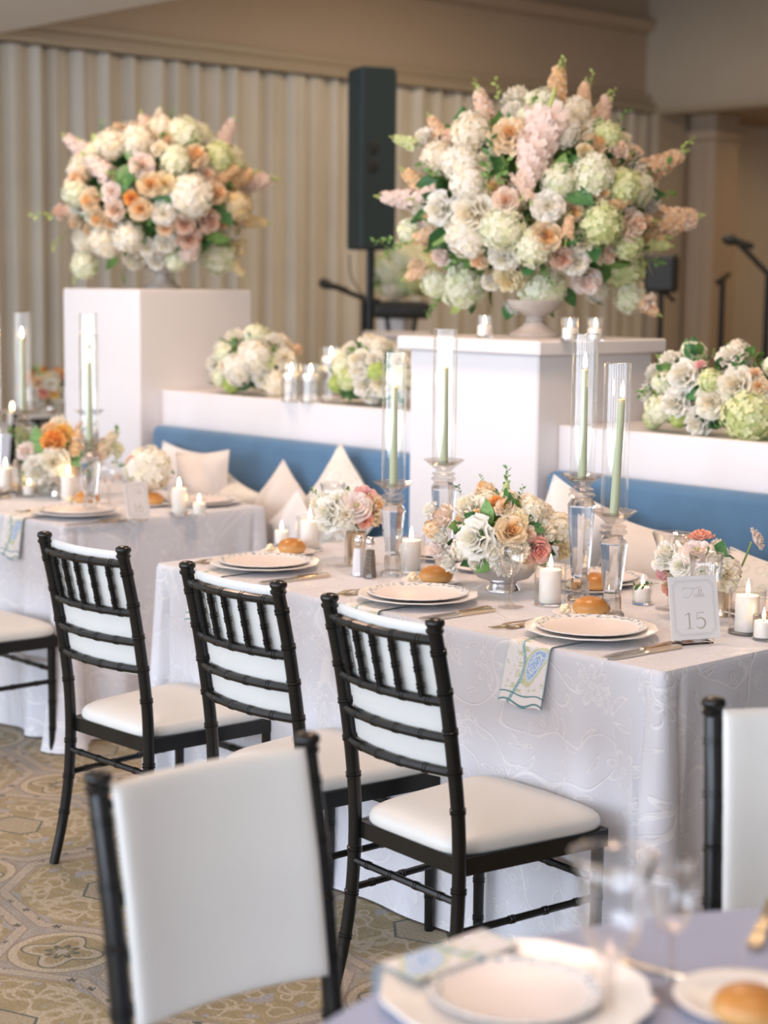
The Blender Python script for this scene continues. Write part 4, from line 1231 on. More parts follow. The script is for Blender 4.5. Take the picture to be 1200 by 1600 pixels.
def m_stock(cols, seed, n=30):
    """flower spike of unit length along +z"""
    rng = random.Random(seed); mb = MB()
    mb.tube([(0, 0, -.25), (0.01, 0, .3), (-.01, .01, .7), (0, 0, 1.0)], [.022, .02, .014, .006], 5, 2)
    for k in range(n):
        f = k/(n-1); z = .10+.68*f; a = k*2.4; rr = .30*(1-.55*f)
        o = Vector((math.cos(a), math.sin(a), .35)); c = Vector((math.cos(a)*rr*.55, math.sin(a)*rr*.55, z))
        s = .20*(1-.45*f)
        floret(mb, c+o*.03, o, s, 0, rng, 5); floret(mb, c+o*.05, o, s*.7, 1, rng, 4)
    for k in range(9):
        f = k/8; z = .80+.20*f; a = k*2.4; rr = .055*(1-f)+.01
        mb.lathe([(0, -.03), (.022, -.01), (.024, .01), (0, .035)], 5, 2, Matrix.Translation((math.cos(a)*rr, math.sin(a)*rr, z)))
    return mb.mesh('stock_spike', cols+[M_green3], 50)
def m_leaf(m, wd=.34, fold=.18, curl=.25):
    def fn(u, v):
        s = 2*u-1; w_ = wd*math.sin(PI*min(1, v*.96+.02))**.8*(1-.35*v)
        return (s*w_, -curl*v*v+fold*abs(s)*w_, v)
    return MB().grid(fn, 4, 6).mesh('leaf', m, 180)
def m_sprig(m, seed, n=9):
    rng = random.Random(seed); mb = MB()
    mb.tube([(0, 0, 0), (.04, 0, .4), (-.03, .03, .75), (0, 0, 1)], [.014, .012, .009, .004], 5, 1)
    for k in range(n):
        z = .25+.75*k/(n-1); a = k*2.2
        d = Vector((math.cos(a), math.sin(a), .7)).normalized()
        M = orient((0, 0, z), d, rng.uniform(0, 6), rng.uniform(.2, .3))
        def fn(u, v):
            s = 2*u-1; w_ = .3*math.sin(PI*min(1, v*.96+.02))
            return (s*w_, -.2*v*v+.15*abs(s)*w_, v)
        mb.grid(fn, 2, 3, 0, None, M)
    return mb.mesh('leaf_sprig', [m, M_stem], 180)

def petalm(name, col, tr=.12):
    if name in MATS: return MATS[name]
    n = NT(name); p = n.p
    nz = n.noise(n.coord(), 3.0, 2)
    n.link(n.mix(n.step(nz, .25, .75), tuple(c*.93 for c in col), tuple(min(1, c*1.04) for c in col)), p.inputs['Base Color'])
    p.inputs['Roughness'].default_value = .6; p.inputs['Sheen Weight'].default_value = .15
    tl = n.node('ShaderNodeBsdfTranslucent'); tl.inputs[0].default_value = tuple(min(1, c*1.05) for c in col)+(1,)
    mx = n.node('ShaderNodeMixShader'); mx.inputs[0].default_value = .28
    n.link(p.outputs[0], mx.inputs[1]); n.link(tl.outputs[0], mx.inputs[2]); n.link(mx.outputs[0], n.n['Material Output'].inputs[0])
    MATS[name] = n.m
    return n.m
PC = {
    'white': ((.96, .94, .86), (.96, .92, .76)), 'cream': ((.93, .84, .58), (.93, .78, .46)), 'ivory': ((.96, .92, .79), (.96, .88, .68)),
    'palegreen': ((.84, .88, .54), (.72, .80, .38)), 'greenwhite': ((.94, .95, .78), (.88, .92, .64)),
    'blush': ((.97, .84, .72), (.96, .73, .56)), 'palepink': ((.96, .86, .80), (.95, .79, .70)), 'peach': ((.97, .80, .60), (.95, .67, .40)),
    'peachcream': ((.94, .79, .56), (.93, .62, .30)), 'orange': ((.93, .52, .16), (.90, .40, .09)), 'dusty': ((.90, .70, .58), (.84, .56, .42)),
    'coral': ((.93, .54, .42), (.90, .42, .30)), 'pink': ((.93, .62, .60), (.92, .50, .51)), 'lime': ((.66, .76, .26), (.54, .68, .18)), 'yellow': ((.93, .70, .26), (.92, .58, .14)),
}
FM = {}
def flower(kind, col, var=0):
    k = (kind, col, var)
    if k not in FM:
        cols = [petalm('petal_'+col, PC[col][0]), petalm('petal_'+col+'_heart', PC[col][1])]
        FM[k] = {'rose': m_rose, 'peony': m_peony, 'hydrangea': m_hydrangea, 'stock_spike': m_stock, 'ranunculus': m_ranunculus}[kind](cols, var*13+len(col))
    return FM[k]
LEAF = [m_leaf(M_green), m_leaf(M_green2, .42), m_leaf(M_green, .26, .1, .4), m_leaf(M_green3, .3)]
SPRIG = [m_sprig(M_green, 1), m_sprig(M_green2, 2), m_sprig(M_green3, 3)]
KN = {'H': 'hydrangea', 'R': 'rose', 'P': 'peony', 'S': 'stock_spike', 'N': 'ranunculus'}

def ellip_hit(px, py, C, R):
    q = ray(px, py); o = EYE-C
    S = Vector((1/R[0], 1/R[1], 1/R[2])); a = Vector((q.x*S.x, q.y*S.y, q.z*S.z)); b = Vector((o.x*S.x, o.y*S.y, o.z*S.z))
    A = a.dot(a); B = 2*a.dot(b); Cc = b.dot(b)-1; D = B*B-4*A*Cc
    t_ = (-B-math.sqrt(D))/(2*A) if D > 0 else -B/(2*A)
    p = EYE+q*t_; v = p-C
    n = Vector((v.x*S.x*S.x, v.y*S.y*S.y, v.z*S.z*S.z)).normalized()
    return p, n
def arrangement(name, lab, base, C, R, blooms, leaves, seed, group=None, fill=0, foliage=120, fillkinds=(), zmin=None, flo=.25):
    """blooms: (px, py, kind, colour, radius_px) on the camera side of the ellipsoid; fill adds more all round"""
    rng = random.Random(seed)
    t = thing(name, lab, 'flowers', base, 0, group); base = Vector(base)
    dist = (C-EYE).dot(_d); k = dist/FPX; placed = []
    for b in blooms:
        px, py, kd, col, rp = b[:5]
        kind = KN[kd]; p, n = ellip_hit(px, py, C, R)
        r = rp*k
        if zmin is not None and p.z < zmin+r*.85: p.z = zmin+r*.85
        if kd == 'S':
            # spike: (px,py) is its middle; points along the given image direction or outward
            L = r*2.0
            if len(b) > 5: dr = (_r*b[5]-_u*b[6]).normalized()
            else: dr = (n+Vector((0, 0, .3))).normalized()
            o = put(kind, flower(kind, col, rng.randrange(2)), t, M=orient(p-dr*L*.5-base, dr, rng.uniform(0, 6), L))
        else:
            n = (n+Vector((rng.uniform(-.25, .25), rng.uniform(-.25, .25), rng.uniform(-.1, .3)))-_d*.25).normalized()
            o = put(kind, flower(kind, col, rng.randrange(2)), t, M=orient(p-n*r*.08-base, n, rng.uniform(0, 6), r*1.08))
        placed.append((p, r))
    vis = len(placed)
    for i in range(fill):
        z = 1-1.55*(i+.5)/fill; a = i*2.39996+seed; s = math.sqrt(max(0, 1-z*z))
        p = C+Vector((R[0]*s*math.cos(a), R[1]*s*math.sin(a), R[2]*z))*rng.uniform(.93, 1.0)
        kd, col, rp = fillkinds[rng.randrange(len(fillkinds))]; r = rp*k*rng.uniform(.85, 1.1)
        if zmin is not None and p.z < zmin+r*.85: p.z = zmin+r*.85
        if any((p-q).length < .62*(r+rr) for q, rr in placed): continue
        v = p-C; n = Vector((v.x/R[0]**2, v.y/R[1]**2, v.z/R[2]**2)).normalized()
        if kd == 'S': put(KN[kd], flower(KN[kd], col, rng.randrange(2)), t, M=orient(p-n*r-base, n, rng.uniform(0, 6), r*2))
        else: put(KN[kd], flower(KN[kd], col, rng.randrange(2)), t, M=orient(p-n*r*.35-base, n, rng.uniform(0, 6), r))
        placed.append((p, r))
    for l in leaves:
        px, py, kd, Lp, dx, dy = l[:6]
        p, n = ellip_hit(px, py, C, R); dr = (_r*dx-_u*dy+n*.35).normalized(); L = Lp*k
        if zmin is not None:
            p.z = max(p.z, zmin+.025); dr = Vector((dr.x, dr.y, max(dr.z, -.12))).normalized()
        if kd >= 10: put('leaf_sprig', SPRIG[kd-10], t, M=orient(p-dr*L*.4-base, dr, rng.uniform(0, 6), L))
        else:
            # leaf blade faces outwards
            y = n-dr*n.dot(dr); y.normalize(); xx = y.cross(dr)
            M = Matrix(((xx.x, y.x, dr.x), (xx.y, y.y, dr.y), (xx.z, y.z, dr.z))).to_4x4()
            put('leaf', LEAF[kd], t, M=Matrix.Translation(p-dr*L*.4-n*.01-base) @ M @ Matrix.Scale(L, 4))
    if foliage:
        mb = MB()
        for i in range(foliage):
            z = rng.uniform(-.75, .97); a = rng.uniform(0, 6.283); s = math.sqrt(max(0, 1-z*z)); f = rng.uniform(.5, .86)
            v = Vector((R[0]*s*math.cos(a), R[1]*s*math.sin(a), R[2]*z)); p = C+v*f
            if zmin is not None: p.z = max(p.z, zmin+.03)
            d = (v.normalized()+Vector((rng.uniform(-.8, .8), rng.uniform(-.8, .8), rng.uniform(-.6, .6)))).normalized()
            L = min(R)*flo*rng.uniform(.7, 1.4)
            if zmin is not None and p.z+d.z*L < zmin+.005: d.z = abs(d.z)
            M = orient(p-base, d, rng.uniform(0, 6), L); mi = 0 if rng.random() < .55 else 1
            mb.grid(lambda u, v_: ((2*u-1)*.33*math.sin(PI*min(1, v_*.96+.02)), -.2*v_*v_+.1*abs(2*u-1), v_), 2, 3, mi, None, M)
        o = put('foliage', mb.mesh('foliage', [M_green, M_green2], 180), t); o['kind'] = 'stuff'
    return t

def cv(lst, x0, y0, k):   # from a magnified crop of the photograph to picture pixels
    out = []
    for b in lst:
        out.append((x0+b[0]*k, y0+b[1]*k, b[2], b[3], b[4]*k)+tuple(b[5:]))
    return out
def cvl(lst, x0, y0, k): return [(x0+b[0]*k, y0+b[1]*k, b[2], b[3]*k)+tuple(b[4:]) for b in lst]

def urn(loc, s, lab):
    me = MB().lathe([(0, 0), (.088, 0), (.088, .012), (.072, .020), (.046, .038), (.030, .056), (.035, .064), (.030, .071), (.050, .082), (.085, .100), (.100, .125), (.097, .128), (.080, .112), (0, .095)], 40).mesh('urn', M_stone, 60)
    solo('urn', me, lab, 'vase', loc, (0, 0, 0), s, group='stone flower urns')
U2 = Vector((-4.27, 4.55, P2[4]+.001)); urn(U2, 1.0, 'low grey stone urn on the capped pedestal under the large bouquet')
U1 = Vector((-6.555, 4.56, P1[4]+.001)); urn(U1, .9, 'small stone urn on the tall plain pedestal')

# ---- large right bouquet
B2 = [(330, 275, 'H', 'ivory', 56), (300, 365, 'H', 'white', 52), (322, 425, 'H', 'white', 50), (320, 580, 'H', 'white', 58), (232, 350, 'H', 'ivory', 46), (420, 556, 'H', 'greenwhite', 58),
      (712, 545, 'H', 'palegreen', 58), (686, 396, 'H', 'greenwhite', 56), (540, 745, 'H', 'greenwhite', 62), (302, 728, 'H', 'greenwhite', 64), (782, 676, 'H', 'palegreen', 56), (510, 612, 'H', 'greenwhite', 50),
      (595, 270, 'H', 'white', 48), (775, 432, 'H', 'palegreen', 48), (795, 762, 'H', 'greenwhite', 44), (640, 215, 'H', 'ivory', 42), (150, 565, 'H', 'greenwhite', 36), (225, 720, 'H', 'greenwhite', 40), (730, 285, 'H', 'palegreen', 40), (790, 605, 'H', 'palegreen', 42), (700, 740, 'H', 'white', 36),
      (238, 500, 'P', 'white', 46), (332, 515, 'P', 'ivory', 60), (555, 492, 'P', 'white', 42), (425, 642, 'P', 'white', 40), (466, 174, 'P', 'ivory', 42), (388, 712, 'R', 'white', 28), (640, 655, 'P', 'white', 38), (444, 284, 'P', 'peachcream', 54), (190, 290, 'P', 'white', 32), (440, 706, 'P', 'cream', 40), (240, 285, 'P', 'white', 28), (455, 785, 'P', 'white', 32), (870, 545, 'P', 'peachcream', 46),
      (546, 578, 'R', 'peachcream', 48), (432, 476, 'R', 'blush', 38), (356, 646, 'R', 'peach', 30), (246, 636, 'R', 'palepink', 32), (592, 642, 'R', 'dusty', 34), (662, 332, 'R', 'cream', 24), (668, 706, 'R', 'palepink', 44), (842, 772, 'R', 'blush', 34), (805, 738, 'R', 'peach', 34), (178, 668, 'R', 'peach', 34), (795, 545, 'R', 'blush', 46), (925, 545, 'R', 'peach', 34), (965, 535, 'R', 'blush', 28), (760, 330, 'R', 'blush', 30),
      (530, 320, 'S', 'palepink', 115, -.25, .95), (500, 385, 'S', 'palepink', 85, -.2, .9), (560, 265, 'S', 'palepink', 55, .1, -.9), (490, 440, 'S', 'blush', 50, .3, .8),
      (583, 130, 'S', 'peachcream', 66, .15, -1), (660, 165, 'S', 'peach', 50, .15, -1), (718, 205, 'S', 'blush', 55, .3, -.9), (362, 190, 'S', 'blush', 60, -.3, -1), (225, 255, 'S', 'peach', 44, -.5, -.8),
      (105, 468, 'S', 'palepink', 58, -1, -.1), (165, 415, 'S', 'peachcream', 58, -.7, -.6), (195, 460, 'S', 'palepink', 52, -.8, .2), (905, 360, 'S', 'peach', 70, .85, -.45), (945, 525, 'S', 'peach', 70, 1, -.1), (850, 575, 'S', 'peachcream', 70, 1, .15),
      (615, 550, 'S', 'peach', 40, .1, -.6), (850, 790, 'S', 'peach', 46, .8, .5), (165, 690, 'S', 'peach', 44, -.8, .4), (170, 555, 'S', 'palepink', 46, -.8, .3), (770, 480, 'S', 'peachcream', 44, .7, -.3), (130, 300, 'S', 'palegreen', 40, -.9, -.3), (880, 605, 'S', 'palegreen', 44, 1, .1)]
L2 = [(440, 800, 1, 60, -.2, 1), (560, 800, 0, 50, .2, 1), (630, 440, 1, 110, .7, .5), (655, 610, 1, 110, .8, -.2), (690, 600, 1, 90, .2, .9), (590, 385, 0, 80, .3, -.9), (385, 345, 11, 110, .2, -1), (380, 440, 10, 100, .1, -1), (410, 410, 10, 90, .5, -.8), (225, 400, 10, 80, -.6, -.7),
      (330, 780, 1, 60, -.3, .9), (480, 790, 0, 60, .1, 1), (385, 760, 1, 60, -.2, 1), (620, 760, 1, 60, .3, .9), (690, 770, 1, 70, .6, .7), (850, 660, 3, 70, .6, .6), (835, 640, 10, 90, .9, .3), (850, 395, 10, 100, .9, -.4), (410, 165, 12, 70, -.2, -1), (350, 160, 12, 60, -.2, -1),
      (600, 90, 12, 50, .1, -1), (680, 130, 12, 50, .2, -1), (740, 180, 12, 50, .3, -1), (950, 320, 12, 60, .7, -.7), (130, 600, 10, 80, -.9, .3), (90, 590, 10, 70, -1, .1), (190, 500, 0, 50, -.5, .6), (700, 260, 0, 60, .4, -.8), (510, 225, 10, 70, .1, -1), (770, 240, 10, 60, .5, -.8), (295, 645, 10, 70, -.5, .5), (545, 680, 10, 60, .3, .6), (290, 790, 3, 60, -.5, .8), (230, 770, 10, 70, -.6, .6), (870, 460, 10, 80, .9, -.2)]
C2 = at_d(835, 318, 6.42)
arrangement('flower_arrangement', 'huge bouquet of white hydrangea, peach roses and stock in urn on capped pedestal', U2, C2, (.43, .43, .37),
            cv(B2, 560, 60, .5333), cvl(L2, 560, 60, .5333), 11, 'pedestal bouquets', 110, 420, (('H', 'greenwhite', 28), ('P', 'white', 24), ('R', 'peachcream', 18), ('H', 'ivory', 26), ('R', 'blush', 18), ('S', 'peach', 26), ('P', 'ivory', 22)))
# ---- left bouquet
B1 = [(595, 612, 'H', 'white', 64), (682, 490, 'H', 'palegreen', 46), (575, 418, 'H', 'greenwhite', 52), (548, 500, 'H', 'greenwhite', 42), (430, 440, 'H', 'ivory', 46), (330, 752, 'H', 'ivory', 50), (400, 742, 'H', 'white', 44), (265, 830, 'H', 'greenwhite', 42), (685, 800, 'H', 'greenwhite', 56), (238, 600, 'H', 'greenwhite', 42), (550, 815, 'H', 'greenwhite', 34), (270, 752, 'H', 'ivory', 42), (345, 450, 'H', 'ivory', 44), (500, 400, 'H', 'ivory', 40), (735, 645, 'H', 'cream', 44), (590, 780, 'H', 'palepink', 34),
      (444, 518, 'R', 'palepink', 38), (444, 518, 'R', 'peachcream', 22), (608, 492, 'R', 'peachcream', 40), (470, 578, 'R', 'peachcream', 38), (512, 574, 'R', 'cream', 36), (674, 605, 'R', 'peach', 34), (440, 652, 'R', 'peachcream', 36), (290, 625, 'R', 'peachcream', 38), (247, 560, 'R', 'peach', 32), (310, 682, 'R', 'peachcream', 30), (360, 655, 'R', 'blush', 32), (410, 620, 'R', 'orange', 24), (190, 662, 'R', 'dusty', 26), (240, 690, 'R', 'peach', 28), (515, 712, 'R', 'peach', 26), (575, 700, 'R', 'dusty', 32), (650, 690, 'R', 'dusty', 38), (590, 742, 'R', 'dusty', 38), (740, 768, 'R', 'cream', 36), (500, 470, 'R', 'ivory', 28),
      (460, 772, 'P', 'white', 30), (488, 817, 'P', 'white', 28), (510, 667, 'P', 'white', 34), (415, 815, 'P', 'ivory', 34), (516, 760, 'P', 'white', 34), (350, 600, 'P', 'palepink', 30),
      (712, 412, 'S', 'palepink', 56, .4, -.9), (232, 450, 'S', 'palepink', 52, -.7, -.6), (800, 565, 'S', 'palepink', 74, 1, -.1), (755, 555, 'S', 'peachcream', 56, .9, -.4), (300, 515, 'S', 'palepink', 60, -.6, -.5), (812, 695, 'S', 'cream', 40, .9, .1), (450, 390, 'S', 'blush', 46, -.2, -.9), (740, 840, 'S', 'cream', 40, .7, .7), (495, 365, 'S', 'ivory', 36, .2, -1), (200, 660, 'S', 'blush', 40, -1, .1), (715, 540, 'S', 'peachcream', 46, .8, -.5), (270, 470, 'S', 'palepink', 48, -.5, -.8)]
L1 = [(390, 540, 1, 90, -.2, .9), (400, 470, 0, 60, .2, -.9), (300, 450, 3, 70, -.4, -.8), (500, 625, 1, 60, .9, .1), (560, 550, 1, 60, .9, .2), (690, 660, 1, 90, .6, .6), (660, 740, 0, 100, .8, .3), (645, 770, 1, 70, -.6, .8), (440, 745, 1, 40, .4, .8), (350, 820, 0, 60, -.4, .8), (150, 672, 12, 80, -1, -.1), (195, 740, 12, 70, -.6, .7), (380, 570, 10, 80, -.5, -.6), (420, 560, 10, 70, .3, -.6), (255, 850, 12, 60, -.5, .7), (390, 850, 10, 50, -.1, 1), (540, 850, 12, 50, .1, 1), (325, 420, 10, 60, -.3, -1), (530, 375, 10, 50, .2, -1), (560, 770, 1, 50, .2, .9)]
C1 = at_d(250, 305, 7.85)
arrangement('flower_arrangement', 'round bouquet of peach roses and cream hydrangea in urn on the tall plain pedestal', U1, C1, (.40, .40, .325),
            cv(B1, 0, 0, .5), cvl(L1, 0, 0, .5), 23, 'pedestal bouquets', 100, 380, (('H', 'greenwhite', 24), ('P', 'white', 19), ('R', 'peachcream', 17), ('H', 'ivory', 22), ('R', 'blush', 16), ('R', 'peach', 15)))
# ---- silver bowl centrepiece
B3 = [(478, 888, 'P', 'white', 82), (448, 760, 'P', 'ivory', 60), (350, 805, 'P', 'blush', 58), (295, 775, 'P', 'white', 38), (515, 700, 'R', 'peachcream', 46), (600, 770, 'R', 'peach', 44), (642, 812, 'N', 'cream', 48), (618, 862, 'R', 'peachcream', 66), (726, 935, 'R', 'coral', 52), (726, 935, 'R', 'pink', 56), (545, 932, 'R', 'white', 42), (815, 850, 'H', 'ivory', 66), (712, 775, 'H', 'ivory', 52), (835, 940, 'P', 'cream', 40), (340, 885, 'P', 'white', 52), (372, 985, 'P', 'white', 46), (322, 935, 'R', 'palepink', 40), (596, 1008, 'P', 'white', 46), (482, 985, 'R', 'white', 36), (660, 940, 'P', 'ivory', 44), (300, 850, 'H', 'peachcream', 36), (760, 860, 'P', 'ivory', 46), (560, 745, 'R', 'orange', 30), (680, 975, 'R', 'blush', 36),
      (602, 690, 'S', 'palegreen', 40, .1, -1)]
L3 = [(520, 790, 0, 110, -.1, -1), (580, 745, 0, 120, 1, -.1), (705, 825, 1, 110, .5, .8), (390, 945, 1, 80, .2, .8), (606, 660, 10, 90, .05, -1), (415, 712, 11, 60, -.1, -1), (660, 722, 10, 70, .2, -1), (680, 745, 0, 60, .9, .2), (505, 660, 10, 50, -.2, -1)]
C3 = BOWL+Vector((0, 0, .155))
arrangement('flower_arrangement', 'low centrepiece of white peonies and coral roses in the silver bowl', BOWL, C3, (.135, .135, .105),
            cv(B3, 560, 500, .3833), cvl(L3, 560, 500, .3833), 31, 'table flowers', 40, 160, (('P', 'white', 18), ('R', 'peachcream', 15), ('R', 'blush', 14), ('H', 'ivory', 20)), zmin=TZ+.02, flo=.45)
# ---- pink ranunculus cup near the shakers
c4 = cup(556, 882, 'tall smoky metal cup behind the shakers', .030, .095, M_gold)
C4 = at_d(548, 800, (c4-EYE).dot(_d))
arrangement('flower_arrangement', 'small cluster of pink ranunculus and white blooms behind the wine glass', c4, C4, (.085, .085, .060),
            [(515, 800, 'P', 'white', 26), (500, 790, 'P', 'ivory', 20), (512, 815, 'P', 'white', 20), (573, 778, 'N', 'pink', 22), (556, 792, 'N', 'palepink', 24), (585, 795, 'P', 'peachcream', 24), (540, 805, 'P', 'ivory', 18), (570, 812, 'R', 'coral', 14), (530, 782, 'P', 'white', 18)],
            [(538, 772, 0, 26, .3, -1), (574, 806, 1, 24, .7, .5), (522, 806, 0, 18, -.5, .6), (500, 775, 10, 26, -.8, -.5), (560, 818, 1, 20, .2, 1)], 41, 'table flowers', 14, 50, (('P', 'white', 16), ('N', 'pink', 14)), flo=.5)
# ---- cup by the number 15 card
c5 = cup(1128, 962, 'champagne metal flower cup behind the number 15 card', .028, .095, M_gold)
C5 = at_d(1096, 885, (c5-EYE).dot(_d))
arrangement('flower_arrangement', 'pink and white ranunculus posy behind the number 15 card', c5, C5, (.105, .105, .065),
            [(1095, 838, 'N', 'coral', 20), (1090, 866, 'N', 'palepink', 27), (1045, 868, 'P', 'white', 26), (1064, 884, 'P', 'white', 18), (1100, 905, 'P', 'white', 22), (1133, 898, 'P', 'ivory', 24), (1036, 896, 'R', 'pink', 12), (1050, 918, 'R', 'coral', 16), (1078, 915, 'R', 'coral', 15), (1120, 885, 'P', 'white', 18), (1145, 890, 'P', 'palepink', 14), (1046, 912, 'P', 'palegreen', 12)],
            [(1122, 868, 1, 46, .35, -.9), (1115, 876, 0, 40, -.2, -.8), (1110, 885, 0, 30, -.4, .6), (1015, 913, 11, 36, -1, -.1), (1090, 890, 0, 26, .5, .6), (1112, 890, 3, 26, .3, .9)], 51, 'table flowers', 10, 40, (('P', 'white', 14),), zmin=TZ, flo=.4)
# lone ranunculus on a long stem leaning out of the cup
lp = at_d(1186, 843, (c5-EYE).dot(_d)-.02); sp_ = c5+Vector((0, 0, .07))
t = thing('ranunculus_stem', 'single pale pink ranunculus on a long green stem at the right edge', 'flower', sp_)
path = smooth_path([Vector((0, 0, 0)), (lp-sp_)*.45+Vector((0, 0, -.012)), lp-sp_-_r*.018+Vector((0, 0, -.006))], 6)
put('stem', MB().tube(path, .0028, 7).mesh('ranunculus_stem', M_stem, 180), t)
put('bloom', flower('ranunculus', 'palepink', 1), t, M=orient(lp-sp_-_r*.008, _r*.9+Vector((0, 0, .45))-_d*.3, .4, .030))
# ---- table 16 flowers
c6 = cup(88, 774, 'low metal flower cup hidden by the orange blooms on table 16', .036, .07)
C6 = at_d(88, 712, (c6-EYE).dot(_d))
arrangement('flower_arrangement', 'loose orange and white posy between the candlesticks on table 16', c6, C6, (.155, .155, .105),
            [(84, 690, 'R', 'orange', 20), (98, 678, 'R', 'yellow', 16), (80, 674, 'P', 'peachcream', 18), (92, 664, 'P', 'white', 18), (60, 735, 'P', 'white', 24), (84, 722, 'P', 'ivory', 22), (45, 745, 'P', 'greenwhite', 20), (104, 740, 'P', 'blush', 18), (122, 690, 'S', 'peachcream', 26, .3, -.9), (38, 685, 'S', 'palegreen', 22, -.5, -.8), (170, 690, 'S', 'ivory', 26, .6, -.8), (182, 702, 'P', 'greenwhite', 14), (130, 668, 'P', 'blush', 13), (40, 705, 'P', 'palepink', 14), (150, 715, 'P', 'palepink', 14), (70, 760, 'P', 'white', 18)],
            [(118, 715, 1, 44, .3, .9), (125, 700, 1, 40, .8, -.2), (55, 690, 0, 44, -.1, -1), (62, 705, 0, 30, -.4, -.7), (165, 690, 10, 40, .7, -.7), (145, 690, 10, 40, -.3, -.9), (35, 690, 10, 40, -.8, -.6)], 61, 'table flowers', 16, 60, (('P', 'white', 16), ('P', 'blush', 12)), zmin=TZ, flo=.35)
c7 = cup(226, 785, 'small metal flower cup behind the number 16 card', .03, .06)
C7 = at_d(228, 735, (c7-EYE).dot(_d))
arrangement('flower_arrangement', 'white hydrangea ball with pink bud behind the number 16 card', c7, C7, (.07, .07, .06),
            [(232, 732, 'H', 'white', 33), (248, 745, 'P', 'peachcream', 18), (206, 718, 'N', 'pink', 13), (186, 745, 'P', 'palepink', 9), (205, 735, 'P', 'greenwhite', 13), (222, 752, 'P', 'ivory', 16)],
            [(266, 734, 1, 22, .8, .5), (262, 750, 1, 20, .7, .6), (196, 728, 10, 30, -.7, -.4)], 71, 'table flowers', 6, 20, (('P', 'white', 14),), zmin=TZ, flo=.4)
# ---- ledge flowers
LZ = 1.117
def ledge_flowers(px, py, y, R, blooms, leaves, lab, seed, n=24):
    c = at_y(px, py, y); c.z = LZ
    leaves = leaves+[(px+(q-4)*R[0]*62, py-6+(q % 2)*6, 1, 30, (q-4)*.2, .5) for q in range(9)]
    C = c+Vector((0, 0, R[2]*.85))
    arrangement('flower_arrangement', lab, c, C, R, blooms, leaves, seed, 'ledge flowers', n, 240, (('H', 'greenwhite', 20), ('P', 'white', 20), ('H', 'ivory', 20)), zmin=LZ, flo=.32)
ledge_flowers(395, 612, 4.55, (.235, .13, .145), [(373, 577, 'H', 'white', 24), (400, 558, 'H', 'white', 24), (408, 592, 'P', 'white', 14), (432, 598, 'H', 'ivory', 22), (445, 560, 'P', 'ivory', 16), (362, 600, 'H', 'lime', 14), (400, 543, 'P', 'peachcream', 9), (461, 547, 'R', 'peach', 11), (345, 590, 'H', 'greenwhite', 14), (420, 566, 'P', 'palegreen', 10), (385, 545, 'P', 'ivory', 14), (352, 572, 'P', 'ivory', 14)],
              [(390, 600, 1, 40, .1, .9), (380, 605, 1, 34, -.7, .5), (400, 600, 1, 34, .7, .4), (340, 608, 1, 30, -.9, .3), (425, 560, 10, 30, .2, -1), (370, 550, 10, 30, -.3, -.9)], 'white hydrangea cluster on the ledge left of the floating candles', 81)
ledge_flowers(588, 622, 4.55, (.22, .13, .135), [(560, 563, 'P', 'ivory', 18), (572, 600, 'P', 'white', 22), (595, 598, 'P', 'ivory', 20), (590, 582, 'H', 'lime', 15), (545, 592, 'H', 'palegreen', 18), (527, 600, 'H', 'lime', 14), (585, 560, 'P', 'white', 14), (562, 582, 'P', 'white', 18), (625, 590, 'H', 'greenwhite', 20), (640, 605, 'P', 'white', 16), (625, 565, 'P', 'ivory', 16), (578, 618, 'P', 'white', 14)],
              [(560, 622, 1, 34, -.3, .8), (590, 622, 1, 34, .5, .7), (545, 615, 1, 30, -.7, .5), (600, 570, 1, 30, .6, -.6), (620, 620, 1, 30, .2, .8)], 'white and lime flower cluster on the ledge right of the floating candles', 91)
ledge_flowers(1120, 672, 4.55, (.30, .14, .155), [(1068, 586, 'P', 'white', 26), (1055, 630, 'P', 'white', 24), (1112, 628, 'P', 'ivory', 24), (1092, 662, 'P', 'white', 24), (1170, 650, 'H', 'palegreen', 40), (1150, 602, 'P', 'ivory', 28), (1030, 640, 'H', 'greenwhite', 22), (1020, 655, 'H', 'palegreen', 16), (1186, 604, 'P', 'peachcream', 16), (1110, 595, 'H', 'palegreen', 18), (1095, 571, 'R', 'pink', 9), (1060, 655, 'H', 'lime', 13), (1205, 630, 'P', 'ivory', 20), (1180, 585, 'R', 'peach', 11)],
              [(1085, 615, 1, 34, .3, .8), (1040, 675, 1, 36, -.7, .4), (1125, 660, 1, 30, .3, .7), (1150, 575, 11, 44, .4, -.9), (1160, 600, 11, 40, .8, -.2), (1025, 615, 10, 40, -1, -.1), (1075, 610, 1, 40, .2, .9), (1120, 670, 1, 30, -.4, .7)], 'white peony and green hydrangea cluster on the right ledge', 101)
# floating candle cylinders on the ledge
def floating(px, py, r, h, where):
    c = at_z(px, py, LZ)
    glass_cyl((c.x, c.y, LZ+.001), r, h, 'glass cylinder holding a floating candle '+where, 'floating candle glasses')
    candle('floating_candle', r*.80, .022, M_wax, (c.x, c.y, LZ+h-.060), 'lit floating candle '+where, 'floating candles', 1.0)
    wtr = MB().lathe([(0, .0075), (r-.0025, .0075), (r-.0025, h-.052), (0, h-.052)], 32).mesh('water', M_glass, 60)
    solo('water', wtr, 'clear water in the cylinder '+where, 'water', (c.x, c.y, LZ+.001), group='water in the cylinders')
floating(455, 628, .040, .150, 'at the left of the ledge trio')
floating(485, 630, .040, .150, 'in the middle of the ledge trio')
floating(517, 628, .046, .215, 'at the right of the ledge trio, tallest')
